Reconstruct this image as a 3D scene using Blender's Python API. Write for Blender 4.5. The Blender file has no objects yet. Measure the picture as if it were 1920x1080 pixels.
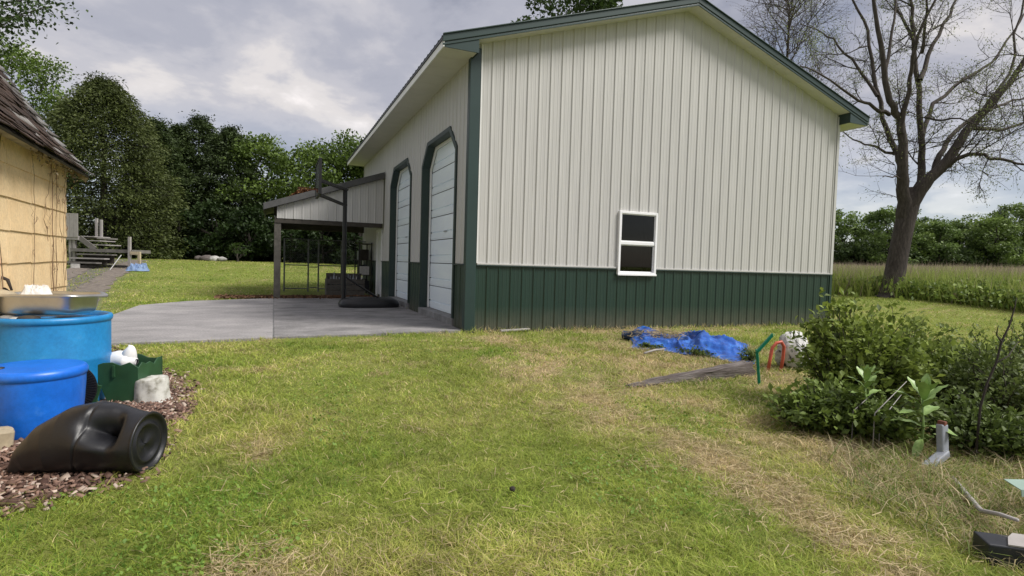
import bpy, math, random
import numpy as np
from mathutils import Matrix, Vector

# ------------------------------------------------------------------ camera
scene = bpy.context.scene
CAM = np.array([-3.092, -9.2196, 1.2134])
YAW, PITCH, ROLL, FPX = 0.406, -0.0434, 0.0293, 1041.6      # FPX: focal length in px of a 1920 px wide frame
def _rot(yaw, pitch, roll):
    fw = np.array([math.sin(yaw)*math.cos(pitch), math.cos(yaw)*math.cos(pitch), math.sin(pitch)])
    rt = np.array([math.cos(yaw), -math.sin(yaw), 0.]); up = np.cross(rt, fw)
    c, s = math.cos(roll), math.sin(roll)
    return np.array([c*rt+s*up, -s*rt+c*up, fw])
MR = _rot(YAW, PITCH, ROLL)
cam_data = bpy.data.cameras.new('camera'); cam = bpy.data.objects.new('camera', cam_data)
scene.collection.objects.link(cam); scene.camera = cam
cam_data.sensor_width = 36; cam_data.lens = FPX/1920*36; cam_data.clip_end = 2000; cam_data.clip_start = .05
m4 = Matrix.Identity(4)
for i in range(3):
    m4[i][0], m4[i][1], m4[i][2], m4[i][3] = MR[0][i], MR[1][i], -MR[2][i], CAM[i]
cam.matrix_world = m4

# ------------------------------------------------------------------ world, sun, exposure
SUN_EL, SUN_AZ = math.radians(50), math.radians(130)      # azimuth from +Y clockwise: behind the camera, to the right
world = bpy.data.worlds.new('World'); scene.world = world; world.use_nodes = True
nt = world.node_tree; nt.nodes.clear()
def N(tree, kind, **kw):
    n = tree.nodes.new(kind)
    for k, v in kw.items():
        if k == 'ins':
            for a, b in v.items(): n.inputs[a].default_value = b
        else: setattr(n, k, v)
    return n
def ramp(tree, stops, interp='LINEAR'):
    r = tree.nodes.new('ShaderNodeValToRGB'); r.color_ramp.interpolation = interp
    els = r.color_ramp.elements
    while len(els) < len(stops): els.new(.5)
    for e, (p, c) in zip(els, stops): e.position = p; e.color = (*c, 1) if len(c) == 3 else c
    return r
sky = N(nt, 'ShaderNodeTexSky', sky_type='NISHITA', sun_disc=False, sun_elevation=SUN_EL, sun_rotation=SUN_AZ,
        air_density=1.0, dust_density=1.5, ozone_density=1.5)
tc = N(nt, 'ShaderNodeTexCoord'); sep = N(nt, 'ShaderNodeSeparateXYZ'); nt.links.new(tc.outputs['Generated'], sep.inputs[0])
zz = N(nt, 'ShaderNodeMath', operation='MAXIMUM', ins={1: 0.0}); nt.links.new(sep.outputs[2], zz.inputs[0])
za = N(nt, 'ShaderNodeMath', operation='ADD', ins={1: 0.22}); nt.links.new(zz.outputs[0], za.inputs[0])
dv = N(nt, 'ShaderNodeVectorMath', operation='DIVIDE'); cmb = N(nt, 'ShaderNodeCombineXYZ')
for k in range(3): nt.links.new(za.outputs[0], cmb.inputs[k])
nt.links.new(tc.outputs['Generated'], dv.inputs[0]); nt.links.new(cmb.outputs[0], dv.inputs[1])
mp = N(nt, 'ShaderNodeMapping', ins={'Location': (3.1, 7.7, 0), 'Scale': (1, 1, .0)}); nt.links.new(dv.outputs[0], mp.inputs[0])
n1 = N(nt, 'ShaderNodeTexNoise', ins={'Scale': .95, 'Detail': 7, 'Roughness': .52, 'Distortion': .15}); nt.links.new(mp.outputs[0], n1.inputs['Vector'])
n2 = N(nt, 'ShaderNodeTexNoise', ins={'Scale': 3.0, 'Detail': 6, 'Roughness': .55, 'Distortion': .25}); nt.links.new(mp.outputs[0], n2.inputs['Vector'])
add = N(nt, 'ShaderNodeMix', data_type='FLOAT', ins={0: .44}); nt.links.new(n1.outputs[0], add.inputs[2]); nt.links.new(n2.outputs[0], add.inputs[3])
cr = ramp(nt, [(.36, (2.0, 2.1, 2.6)), (.45, (2.9, 2.95, 3.4)), (.52, (3.7, 3.65, 3.95)), (.58, (5.0, 4.75, 4.7)), (.66, (6.8, 6.4, 6.3))], 'EASE')
nt.links.new(add.outputs[0], cr.inputs[0])
cov = ramp(nt, [(.22, (.55,)*3), (.36, (.97,)*3)]); nt.links.new(n1.outputs[0], cov.inputs[0])
# cloud cover thins towards the horizon, where the blue haze shows
hz = N(nt, 'ShaderNodeMapRange', ins={1: 0.02, 2: 0.24, 3: 0.45, 4: 1.0}); nt.links.new(zz.outputs[0], hz.inputs[0])
cm = N(nt, 'ShaderNodeMath', operation='MULTIPLY'); nt.links.new(cov.outputs[0], cm.inputs[0]); nt.links.new(hz.outputs[0], cm.inputs[1])
mx = N(nt, 'ShaderNodeMix', data_type='RGBA'); nt.links.new(cm.outputs[0], mx.inputs[0]); nt.links.new(sky.outputs[0], mx.inputs[6]); nt.links.new(cr.outputs[0], mx.inputs[7])
bg = N(nt, 'ShaderNodeBackground', ins={'Strength': .0515}); nt.links.new(mx.outputs[2], bg.inputs[0])
wo = N(nt, 'ShaderNodeOutputWorld'); nt.links.new(bg.outputs[0], wo.inputs[0])
sl = bpy.data.lights.new('sun', 'SUN'); sl.energy = 1.5; sl.angle = math.radians(22); sl.color = (1, .96, .9)
so = bpy.data.objects.new('sun', sl); scene.collection.objects.link(so)
sd = Vector((math.sin(SUN_AZ)*math.cos(SUN_EL), math.cos(SUN_AZ)*math.cos(SUN_EL), math.sin(SUN_EL)))
so.rotation_euler = sd.to_track_quat('Z', 'Y').to_euler(); so.location = (20, -30, 40)
scene.view_settings.view_transform = 'Standard'; scene.view_settings.look = 'None'
scene.view_settings.exposure = 1.62; scene.view_settings.gamma = 1
scene.cycles.max_bounces = 6; scene.cycles.transparent_max_bounces = 8; scene.cycles.use_denoising = True

# ------------------------------------------------------------------ pixel rays (photo pixels, 1920 x 1080) and terrain
def ray(x, y): return np.array([(x-960)/FPX, (540-y)/FPX, 1.]) @ MR
def D(x, y, depth): return CAM + ray(x, y)*depth
def sst(a, b, x):
    t = np.clip((x-a)/(b-a), 0, 1); return t*t*(3-2*t)
def terr(x, y):
    x = np.asarray(x, float); y = np.asarray(y, float)
    k = sst(9, 30, y)
    return .86*k + .42*sst(10, 21, x)*(1-k) + .95*sst(30, 100, x)
def at(x, y, dz=0.):
    d = ray(x, y); t = 1.5
    for _ in range(4000):
        P = CAM+d*t
        if P[2] <= terr(P[0], P[1])+dz: break
        t *= 1.004
    return CAM+d*t
def PY(x, y, Y): d = ray(x, y); return CAM+d*(Y-CAM[1])/d[1]

# ------------------------------------------------------------------ materials
def mat(name, col, rough=.6, var=.0, vscale=6., bump=0., bscale=40., metal=0., spec=.5, stretch=(1, 1, 1), attr=False, stops=None, coat=0., speck=0.):
    m = bpy.data.materials.new(name); m.use_nodes = True; t = m.node_tree; b = t.nodes['Principled BSDF']
    b.inputs['Roughness'].default_value = rough; b.inputs['Metallic'].default_value = metal
    b.inputs['Specular IOR Level'].default_value = spec; b.inputs['Coat Weight'].default_value = coat
    b.inputs['Base Color'].default_value = (*col, 1)
    tcn = N(t, 'ShaderNodeTexCoord'); mpn = N(t, 'ShaderNodeMapping', ins={'Scale': stretch}); t.links.new(tcn.outputs['Object'], mpn.inputs[0])
    src = None
    if attr:
        a = N(t, 'ShaderNodeAttribute', attribute_name='Col'); src = a.outputs['Color']
    if var > 0 or stops:
        nn = N(t, 'ShaderNodeTexNoise', ins={'Scale': vscale, 'Detail': 8, 'Roughness': .62}); t.links.new(mpn.outputs[0], nn.inputs['Vector'])
        if stops: r = ramp(t, stops)
        else: r = ramp(t, [(.3, tuple(c*(1-var) for c in col)), (.7, tuple(min(1, c*(1+var)) for c in col))])
        t.links.new(nn.outputs[0], r.inputs[0]); src = r.outputs[0]
    if src and speck:
        ns = N(t, 'ShaderNodeTexNoise', ins={'Scale': 38, 'Detail': 6, 'Roughness': .8}); t.links.new(tcn.outputs['Object'], ns.inputs['Vector'])
        rs_ = ramp(t, [(.34, (1-speck,)*3), (.62, (1+speck*.5,)*3)]); t.links.new(ns.outputs[0], rs_.inputs[0])
        ml_ = N(t, 'ShaderNodeMix', data_type='RGBA', blend_type='MULTIPLY', ins={0: 1.}); t.links.new(src, ml_.inputs[6]); t.links.new(rs_.outputs[0], ml_.inputs[7]); src = ml_.outputs[2]
    if src: t.links.new(src, b.inputs['Base Color'])
    if bump > 0:
        nb = N(t, 'ShaderNodeTexNoise', ins={'Scale': bscale, 'Detail': 5, 'Roughness': .6}); t.links.new(mpn.outputs[0], nb.inputs['Vector'])
        bp = N(t, 'ShaderNodeBump', ins={'Strength': bump, 'Distance': .02}); t.links.new(nb.outputs[0], bp.inputs['Height']); t.links.new(bp.outputs[0], b.inputs['Normal'])
    return m
def leafmat(name, trans=.3, rough=.55):
    m = bpy.data.materials.new(name); m.use_nodes = True; t = m.node_tree; b = t.nodes['Principled BSDF']
    a = N(t, 'ShaderNodeAttribute', attribute_name='Col'); t.links.new(a.outputs['Color'], b.inputs['Base Color'])
    b.inputs['Roughness'].default_value = rough; b.inputs['Specular IOR Level'].default_value = .3
    tr = N(t, 'ShaderNodeBsdfTranslucent'); t.links.new(a.outputs['Color'], tr.inputs[0])
    mxn = N(t, 'ShaderNodeMixShader', ins={0: trans}); t.links.new(b.outputs[0], mxn.inputs[1]); t.links.new(tr.outputs[0], mxn.inputs[2])
    t.links.new(mxn.outputs[0], t.nodes['Material Output'].inputs[0]); return m
def panelmat(name, col, rough, dirt, dirtcol, coat=0.):
    """painted sheet metal: faint vertical streaks and splashed soil in the lowest part"""
    m = bpy.data.materials.new(name); m.use_nodes = True; t = m.node_tree; b = t.nodes['Principled BSDF']
    b.inputs['Roughness'].default_value = rough; b.inputs['Specular IOR Level'].default_value = .5
    g = N(t, 'ShaderNodeNewGeometry')
    mp1 = N(t, 'ShaderNodeMapping', ins={'Scale': (5, 5, .25)}); t.links.new(g.outputs['Position'], mp1.inputs[0])
    na = N(t, 'ShaderNodeTexNoise', ins={'Scale': 2.2, 'Detail': 6, 'Roughness': .6}); t.links.new(mp1.outputs[0], na.inputs['Vector'])
    r = ramp(t, [(.3, tuple(c*.90 for c in col)), (.65, tuple(min(1, c*1.05) for c in col))]); t.links.new(na.outputs[0], r.inputs[0])
    sp = N(t, 'ShaderNodeSeparateXYZ'); t.links.new(g.outputs['Position'], sp.inputs[0])
    nd = N(t, 'ShaderNodeTexNoise', ins={'Scale': 4, 'Detail': 6, 'Roughness': .7}); t.links.new(g.outputs['Position'], nd.inputs['Vector'])
    mr = N(t, 'ShaderNodeMapRange', ins={1: .0, 2: .45, 3: dirt, 4: 0.}); t.links.new(sp.outputs[2], mr.inputs[0])
    mu = N(t, 'ShaderNodeMath', operation='MULTIPLY'); t.links.new(mr.outputs[0], mu.inputs[0]); t.links.new(nd.outputs[0], mu.inputs[1])
    mm = N(t, 'ShaderNodeMix', data_type='RGBA', ins={7: (*dirtcol, 1)}); t.links.new(mu.outputs[0], mm.inputs[0]); t.links.new(r.outputs[0], mm.inputs[6])
    t.links.new(mm.outputs[2], b.inputs['Base Color'])
    mp2 = N(t, 'ShaderNodeMapping', ins={'Scale': (1, 1, .35)}); t.links.new(g.outputs['Position'], mp2.inputs[0])
    nw = N(t, 'ShaderNodeTexNoise', ins={'Scale': 1.7, 'Detail': 2}); t.links.new(mp2.outputs[0], nw.inputs['Vector'])
    bp = N(t, 'ShaderNodeBump', ins={'Strength': .4, 'Distance': .02}); t.links.new(nw.outputs[0], bp.inputs['Height']); t.links.new(bp.outputs[0], b.inputs['Normal'])
    return m
M = {}
M['stone'] = panelmat('light_stone_steel', (.485, .478, .465), .45, 0, (.3, .25, .18))
M['green'] = panelmat('forest_green_steel', (.013, .036, .025), .42, 1.1, (.12, .11, .08))
M['trim'] = mat('green_trim', (.021, .044, .041), .38, .08, 3)
M['trimdark'] = mat('dark_green_reveal', (.018, .036, .032), .5, .1, 3)
M['soffit'] = mat('soffit_white', (.60, .59, .55), .5, .05, 3)
M['fascia'] = mat('white_fascia', (.78, .78, .77), .4, .05, 3)
M['door'] = mat('garage_door_white', (.83, .91, 1.0), .32, .06, 1.2, .06, 3, stretch=(1, .6, 3))
M['vinyl'] = mat('white_vinyl', (.82, .82, .84), .35, .04, 8)
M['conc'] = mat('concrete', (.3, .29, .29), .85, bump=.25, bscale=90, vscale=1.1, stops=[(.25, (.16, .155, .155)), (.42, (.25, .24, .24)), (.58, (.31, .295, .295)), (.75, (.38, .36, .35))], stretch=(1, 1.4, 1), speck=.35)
M['conc2'] = mat('stained_shaded_concrete', (.2, .2, .2), .85, bump=.25, bscale=90, vscale=1.3, stops=[(.28, (.09, .087, .087)), (.42, (.17, .165, .165)), (.58, (.25, .24, .24)), (.75, (.33, .315, .31))], stretch=(1, 1.5, 1), speck=.35)  # stains and another pour, plus barn shade put into the darker colour
M['sill'] = mat('sill_concrete', (.2, .2, .2), .9, .3, 5, .3, 60)
M['black'] = mat('black_powdercoat', (.006, .006, .007), .45, .2, 9)
M['blackpl'] = mat('black_plastic', (.012, .012, .014), .42, bump=.10, bscale=18, vscale=7, stops=[(.3, (.006, .0065, .009)), (.68, (.010, .0105, .0135)), (.84, (.03, .03, .03))])
M['blue'] = mat('blue_drum_plastic', (.006, .13, .62), .38, vscale=5, bump=.05, bscale=10, stops=[(.3, (.004, .105, .52)), (.62, (.008, .15, .68)), (.78, (.05, .22, .70))], speck=.12)
M['blue2'] = mat('pale_blue_drum_plastic', (.01, .21, .50), .42, vscale=4, bump=.05, bscale=10, stops=[(.3, (.008, .17, .43)), (.6, (.016, .235, .54)), (.78, (.09, .30, .56))], speck=.15)
M['steel'] = mat('stainless', (.52, .51, .48), .33, .12, 7, metal=.9)
M['dgreen'] = mat('green_plastic', (.02, .07, .03), .5, .25, 8)
M['whitepl'] = mat('white_plastic', (.70, .70, .70), .5, .1, 12)
M['bucket'] = mat('dirty_white_plastic', (.50, .50, .46), .6, vscale=14, stops=[(.35, (.22, .21, .17)), (.52, (.52, .52, .48)), (.7, (.62, .62, .59))])
M['tarp'] = mat('blue_tarp', (.02, .13, .55), .4, vscale=7, bump=.5, bscale=26, stops=[(.3, (.006, .05, .27)), (.55, (.014, .10, .44)), (.72, (.05, .2, .58)), (.85, (.2, .36, .66))])
M['tarppale'] = mat('faded_tarp', (.16, .24, .40), .6, .5, 9)
M['tarpd'] = mat('navy_tarp', (.01, .03, .08), .5, .3, 8)
M['greywood'] = mat('weathered_wood', (.2, .18, .16), .9, bump=.9, bscale=22, stretch=(.25, 2.5, 2.5), vscale=9, stops=[(.3, (.045, .034, .03)), (.5, (.10, .083, .077)), (.72, (.21, .19, .18))])
M['deckwood'] = mat('grey_deck_wood', (.15, .14, .13), .9, .3, 6)
M['deckpale'] = mat('pale_deck_wood', (.32, .30, .29), .9, .15, 6)
M['bark'] = mat('bark', (.085, .068, .058), .95, bump=1., bscale=14, stretch=(3, 3, .7), vscale=5, stops=[(.3, (.028, .022, .019)), (.55, (.066, .053, .046)), (.78, (.12, .10, .088))])
M['barkdark'] = mat('dark_bark', (.035, .028, .024), .95, .3, 6)
M['shedwall'] = mat('yellow_cement_shingle', (.62, .44, .22), .75, bump=.25, bscale=60, vscale=3.5, stops=[(.25, (.66, .47, .25)), (.45, (.76, .555, .315)), (.75, (.82, .63, .38))], speck=.18)
M['roofsh'] = mat('brown_shingle', (.07, .055, .05), .95, attr=True, bump=.5, bscale=120)
M['eaveboard'] = mat('eave_board', (.42, .35, .24), .8, .35, 8)
M['vine'] = mat('dead_vine', (.20, .13, .08), .95, .3, 20)
M['beige'] = mat('beige_crock', (.38, .32, .22), .6, .3, 9)
M['paper'] = mat('white_scraps', (.62, .60, .57), .7, .2, 20)
M['steelg'] = mat('galvanised', (.42, .43, .44), .45, .15, 9, metal=.7)
M['fencepipe'] = mat('dull_fence_pipe', (.13, .135, .135), .55, .2, 9, metal=.4)
M['gutter'] = mat('grey_downspout', (.27, .29, .33), .45, .15, 20)
M['rust'] = mat('rust', (.14, .045, .025), .8, .3, 20)
M['sheet'] = mat('pale_green_sheet', (.26, .36, .31), .4, .12, 8)
M['navy'] = mat('dark_box', (.012, .014, .02), .5, .3, 15)
M['pipegreen'] = mat('green_pipe', (.0, .20, .11), .45, .2, 15)
M['pipered'] = mat('coral_pipe', (.50, .10, .06), .5, .2, 15)
M['ltroof'] = mat('grey_roofing', (.075, .075, .075), .7, .25, 5)
M['ltbeam'] = mat('dark_beam', (.05, .043, .035), .85, .3, 6)
M['ltpost'] = mat('old_post', (.10, .092, .08), .9, .3, 9, .5, 30)
M['rock'] = mat('rock', (.4, .39, .37), .9, .4, 4, .6, 8)
M['leaf'] = leafmat('foliage'); M['grass'] = leafmat('grass_blades', .38, .6); M['chip'] = mat('bark_chips', (.2, .1, .07), .9, attr=True)
M['litter'] = mat('leaf_litter', (.2, .1, .07), .9, attr=True)
M['backboard'] = mat('backboard_grey', (.10, .105, .115), .25, .1, 5)
M['int'] = mat('interior_wood', (.10, .08, .06), .9, .2, 4)
g = bpy.data.materials.new('window_glass'); g.use_nodes = True; t = g.node_tree; t.nodes.remove(t.nodes['Principled BSDF'])
gl = N(t, 'ShaderNodeBsdfGlossy', ins={'Roughness': .02}); tr = N(t, 'ShaderNodeBsdfTransparent', ins={0: (.26, .28, .29, 1)})
fr = N(t, 'ShaderNodeFresnel', ins={0: 1.42}); ms = N(t, 'ShaderNodeMixShader')
t.links.new(fr.outputs[0], ms.inputs[0]); t.links.new(tr.outputs[0], ms.inputs[1]); t.links.new(gl.outputs[0], ms.inputs[2]); t.links.new(ms.outputs[0], t.nodes['Material Output'].inputs[0])
M['glass'] = g

# ------------------------------------------------------------------ mesh helpers
col = scene.collection
class MB:
    def __init__(s): s.v = []; s.f = []
    def add(s, V, F):
        o = len(s.v); s.v += [tuple(float(c) for c in p) for p in V]; s.f += [tuple(i+o for i in f) for f in F]; return s
    def box(s, x0, x1, y0, y1, z0, z1):
        return s.add([(x0,y0,z0),(x1,y0,z0),(x1,y1,z0),(x0,y1,z0),(x0,y0,z1),(x1,y0,z1),(x1,y1,z1),(x0,y1,z1)],
                     [(0,3,2,1),(4,5,6,7),(0,1,5,4),(1,2,6,5),(2,3,7,6),(3,0,4,7)])
    def obox(s, c, a, b, w, d):
        """box along a -> b with width w (horizontal) and depth d"""
        a = np.array(a, float)+np.array(c); b = np.array(b, float)+np.array(c); u = b-a; u /= np.linalg.norm(u)
        h = np.cross(u, (0, 0, 1)); h = np.array([1., 0, 0]) if np.linalg.norm(h) < 1e-4 else h/np.linalg.norm(h); n = np.cross(h, u)
        V = [p+sx*h*w/2+sz*n*d/2 for p in (a, b) for sx, sz in ((-1,-1),(1,-1),(1,1),(-1,1))]
        return s.add(V, [(3,2,1,0),(4,5,6,7),(0,1,5,4),(1,2,6,5),(2,3,7,6),(3,0,4,7)])
    def tube(s, pts, rad, n=6, cap=True):
        P = [np.array(p, float) for p in pts]
        if not hasattr(rad, '__len__'): rad = [rad]*len(P)
        V = []; prev = None
        for i, p in enumerate(P):
            u = P[min(i+1, len(P)-1)]-P[max(i-1, 0)]; u = u/(np.linalg.norm(u)+1e-9)
            if prev is None:
                h = np.cross(u, (0, 0, 1.)); h = np.array([1., 0, 0]) if np.linalg.norm(h) < .05 else h
            else: h = prev-u*np.dot(prev, u)
            h = h/(np.linalg.norm(h)+1e-9); prev = h; k = np.cross(u, h)
            V += [p+rad[i]*(math.cos(2*math.pi*j/n)*h+math.sin(2*math.pi*j/n)*k) for j in range(n)]
        F = [(i*n+j, i*n+(j+1) % n, (i+1)*n+(j+1) % n, (i+1)*n+j) for i in range(len(P)-1) for j in range(n)]
        if cap: F += [tuple(range(n))[::-1], tuple((len(P)-1)*n+j for j in range(n))]
        return s.add(V, F)
    def lathe(s, prof, n=48, c=(0, 0, 0), top=False, bottom=False):
        V = [(c[0]+r*math.cos(2*math.pi*j/n), c[1]+r*math.sin(2*math.pi*j/n), c[2]+z) for r, z in prof for j in range(n)]
        F = [(i*n+j, i*n+(j+1) % n, (i+1)*n+(j+1) % n, (i+1)*n+j) for i in range(len(prof)-1) for j in range(n)]
        if bottom: F.append(tuple(range(n))[::-1])
        if top: F.append(tuple((len(prof)-1)*n+j for j in range(n)))
        return s.add(V, F)
    def prism(s, poly, y0, y1, ax=1):
        """polygon of (a, b) extruded along axis ax (1: a=x b=z, 0: a=y b=z, 2: a=x b=y)"""
        n = len(poly)
        def pt(a, b, e): return {1: (a, e, b), 0: (e, a, b), 2: (a, b, e)}[ax]
        V = [pt(a, b, y0) for a, b in poly]+[pt(a, b, y1) for a, b in poly]
        return s.add(V, [tuple(range(n)), tuple(range(n, 2*n))[::-1]]+[(i, n+i, n+(i+1) % n, (i+1) % n) for i in range(n)])
    def grid(s, fn, nu, nv, closeu=False):
        V = [fn(i/(nu-1 if not closeu else nu), j/(nv-1)) for j in range(nv) for i in range(nu)]
        F = [(j*nu+i, j*nu+(i+1) % nu, (j+1)*nu+(i+1) % nu, (j+1)*nu+i) for j in range(nv-1) for i in range(nu if closeu else nu-1)]
        return s.add(V, F)
def setp(o, label=None, cat=None, group=None, kind=None):
    if label: o['label'] = label
    if cat: o['category'] = cat
    if group: o['group'] = group
    if kind: o['kind'] = kind
    return o
def thing(name, label, cat, loc=(0, 0, 0), rz=0., group=None):
    o = bpy.data.objects.new(name, None); col.objects.link(o); o.location = [float(c) for c in loc]; o.rotation_euler = (0, 0, rz)
    o.empty_display_size = .2
    return setp(o, label, cat, group)
def obj(name, mb, m, parent=None, smooth=False, loc=(0, 0, 0), bevel=0., label=None, cat=None, group=None, kind=None, angle=None, sub=0, solid=0., rot=None, fix=True):
    me = bpy.data.meshes.new(name); me.from_pydata(mb.v, [], mb.f); me.validate()
    import bmesh
    if fix:
        b = bmesh.new(); b.from_mesh(me); bmesh.ops.recalc_face_normals(b, faces=b.faces); b.to_mesh(me); b.free()
    me.materials.append(M[m] if isinstance(m, str) else m)
    if smooth:
        me.shade_smooth()
        if angle: me.set_sharp_from_angle(angle=math.radians(angle))
    o = bpy.data.objects.new(name, me); col.objects.link(o); o.location = [float(c) for c in loc]
    if rot is not None: o.rotation_euler = rot
    if parent: o.parent = parent
    if solid: md = o.modifiers.new('solid', 'SOLIDIFY'); md.thickness = solid; md.offset = 0
    if bevel: md = o.modifiers.new('bevel', 'BEVEL'); md.width = bevel; md.segments = 2; md.limit_method = 'ANGLE'
    if sub: md = o.modifiers.new('sub', 'SUBSURF'); md.levels = sub; md.render_levels = sub
    return setp(o, label, cat, group, kind)
def npmesh(name, V, F, cols, m, parent=None, loc=(0, 0, 0), **kw):
    """V (n,3), F (k,3 or 4) arrays, cols (n,3) point colours"""
    V = np.asarray(V, np.float32)-np.asarray(loc, np.float32); F = np.asarray(F, np.int32); k = F.shape[1]
    me = bpy.data.meshes.new(name); me.vertices.add(len(V)); me.vertices.foreach_set('co', V.ravel())
    me.loops.add(F.size); me.loops.foreach_set('vertex_index', F.ravel()); me.polygons.add(len(F))
    me.polygons.foreach_set('loop_start', np.arange(0, F.size, k, dtype=np.int32))
    me.update(calc_edges=True)
    if cols is not None:
        a = me.color_attributes.new('Col', 'FLOAT_COLOR', 'POINT')
        a.data.foreach_set('color', np.concatenate([np.clip(cols, 0, 1), np.ones((len(V), 1))], 1).astype(np.float32).ravel())
    me.materials.append(M[m]); o = bpy.data.objects.new(name, me); col.objects.link(o)
    if parent: o.parent = parent
    else: o.location = [float(c) for c in loc]
    return setp(o, **kw)
def unit(v): return v/(np.linalg.norm(v, axis=-1, keepdims=True)+1e-9)
def leaves(C, size, rng, aspect=.55, up=.35, colors=None, droop=0., dirs=None):
    """diamond leaves, two faces folded along the midrib: returns V, F, colours"""
    n = len(C); size = np.broadcast_to(size, (n,))[:, None]
    d = rng.normal(size=(n, 3)) if dirs is None else dirs+rng.normal(size=(n, 3))*.45
    d[:, 2] -= droop; d = unit(d)
    nn = rng.normal(size=(n, 3))*(1-up)+np.array([0, 0, 1.])*up*2; nn = unit(nn-d*np.sum(nn*d, 1, keepdims=True)); s = np.cross(d, nn)
    fold = nn*size*.12
    a = C-d*size*.5; t = C+d*size*.5; l = C+s*size*aspect*.5+fold; r = C-s*size*aspect*.5+fold
    V = np.stack([a, l, t, r], 1).reshape(-1, 3); b = np.arange(n)[:, None]*4
    F = np.concatenate([b+np.array([[0, 2, 1]]), b+np.array([[0, 3, 2]])], 0)
    return V, F, (None if colors is None else np.repeat(colors, 4, 0))
def inpoly(x, y, poly):
    x = np.asarray(x); r = np.zeros(x.shape, bool); n = len(poly)
    for i in range(n):
        x1, y1 = poly[i][:2]; x2, y2 = poly[(i+1) % n][:2]
        c = ((y1 > y) != (y2 > y)) & (x < (x2-x1)*(y-y1)/((y2-y1) or 1e-9)+x1); r ^= c
    return r
def distline(x, y, pts):
    d = np.full(np.shape(x), 1e9)
    for (x1, y1), (x2, y2) in zip(pts[:-1], pts[1:]):
        dx, dy = x2-x1, y2-y1; t = np.clip(((x-x1)*dx+(y-y1)*dy)/(dx*dx+dy*dy), 0, 1)
        d = np.minimum(d, np.hypot(x-x1-t*dx, y-y1-t*dy))
    return d
def vnoise(x, y, sc, seed=0):
    """smooth value noise on a lattice, 0..1"""
    x = np.asarray(x)*sc; y = np.asarray(y)*sc; r = np.random.default_rng(seed).random((256, 256))
    xi = np.floor(x).astype(int); yi = np.floor(y).astype(int); fx = x-xi; fy = y-yi; fx = fx*fx*(3-2*fx); fy = fy*fy*(3-2*fy)
    g = lambda a, b: r[a % 256, b % 256]
    return (g(xi, yi)*(1-fx)+g(xi+1, yi)*fx)*(1-fy)+(g(xi, yi+1)*(1-fx)+g(xi+1, yi+1)*fx)*fy

# ------------------------------------------------------------------ ground
W, HW, YL = 9.155, 1.19, 12.19
APRON = [(-5.9, -.62), (0, .02), (0, 8.3), (-3, 8.15), (-5.1, 7.0), (-5.9, 5.7)]
mulch_px = [(-60, 640), (190, 655), (310, 705), (368, 765), (300, 800), (285, 840), (200, 895), (95, 940), (-60, 962)]
MULCH = [tuple(at(max(x, -60), y)[:2]) for x, y in mulch_px]; MULCH += [(-6.2, -6.6), (-6.2, -2.2)]
TRACK = [(-7.2, 3.0), (-8.3, 8), (-9.3, 13.5), (-10.0, 20.0), (-10.6, 27)]
DRY = [tuple(at(x, y)[:2]) for x, y in ((930, 632), (1010, 672), (1075, 735), (1180, 800), (1330, 860), (1450, 930), (1560, 1010), (1650, 1075))]
SHEDU = np.array([-.07, .9975]); SHEDN = np.array([.9975, .07]); SHEDC = np.array([-5.17, -1.77])   # far corner of the yellow shed
field_px = [(1555, 553), (1640, 556), (1700, 560), (1780, 568), (1860, 577), (1960, 590), (2100, 606)]
FIELD = [tuple(at(x, y)[:2]) for x, y in field_px]
FIELDP = FIELD+[(60, -14), (130, -10), (160, 30), (150, 110), (60, 70), (34, 30)]
def dryness(x, y):
    d = distline(x, y, DRY)
    rng_w = .22+.35*vnoise(x, y, 1.1, 3)
    v = np.exp(-(d/rng_w)**2)*(.42+.58*vnoise(x, y, 3.1, 9))
    # ragged, straw-strewn ground between the worn path and the shrub
    right = (x > 0.0) & (x < 4.2-.25*(y+3)) & (y < -.1) & (y > -9)
    v = np.maximum(v, right*(.25+.55*vnoise(x, y, .9, 5))*sst(-.35, .6, x-np.interp(y, [q[1] for q in DRY[::-1]], [q[0] for q in DRY[::-1]])))
    v = np.maximum(v, .55*sst(.52, .8, vnoise(x+31, y, .55, 7)))
    v = np.maximum(v, .5*sst(.6, .9, vnoise(x, y+17, 1.9, 8)))
    v = np.maximum(v, .85*((y < 0) & (y > -.55) & (x > .3) & (x < 9.5))*vnoise(x, y, 1.3, 4)*1.3)
    v = np.where((x > 7) | (y > 7), v*.45, v)
    v = sst(.22, .78, v+.55*(vnoise(x, y, 5.3, 61)-.5)+.45*(vnoise(x, y, 14., 62)-.5)-.02)
    return np.clip(v, 0, 1)
def gcoord(n, near, far, c):
    t = np.linspace(-1, 1, n); return c+np.sinh(t*5.2)/math.sinh(5.2)*far
xs = gcoord(220, 1, 420, -1.); ys = gcoord(220, 1, 420, 0.)
X, Y = np.meshgrid(xs, ys); Z = terr(X, Y)+.012*(vnoise(X, Y, .8, 1)-.5)
inside = inpoly(X, Y, [(-.5, -.4), (9.8, -.4), (9.8, 12.8), (-.5, 12.8)]) | inpoly(X, Y, APRON)
Z = np.where(inside, -.02, Z)
V = np.stack([X, Y, Z], -1).reshape(-1, 3); nx = len(xs)
I = np.arange(len(V)).reshape(len(ys), nx); F = np.stack([I[:-1, :-1], I[:-1, 1:], I[1:, 1:], I[1:, :-1]], -1).reshape(-1, 4)
dr = dryness(V[:, 0], V[:, 1]); tk = np.exp(-(distline(V[:, 0], V[:, 1], TRACK)/1.1)**4)
mg = bpy.data.materials.new('lawn_soil'); mg.use_nodes = True; t = mg.node_tree; b = t.nodes['Principled BSDF']; b.inputs['Roughness'].default_value = 1; b.inputs['Specular IOR Level'].default_value = .1
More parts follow.
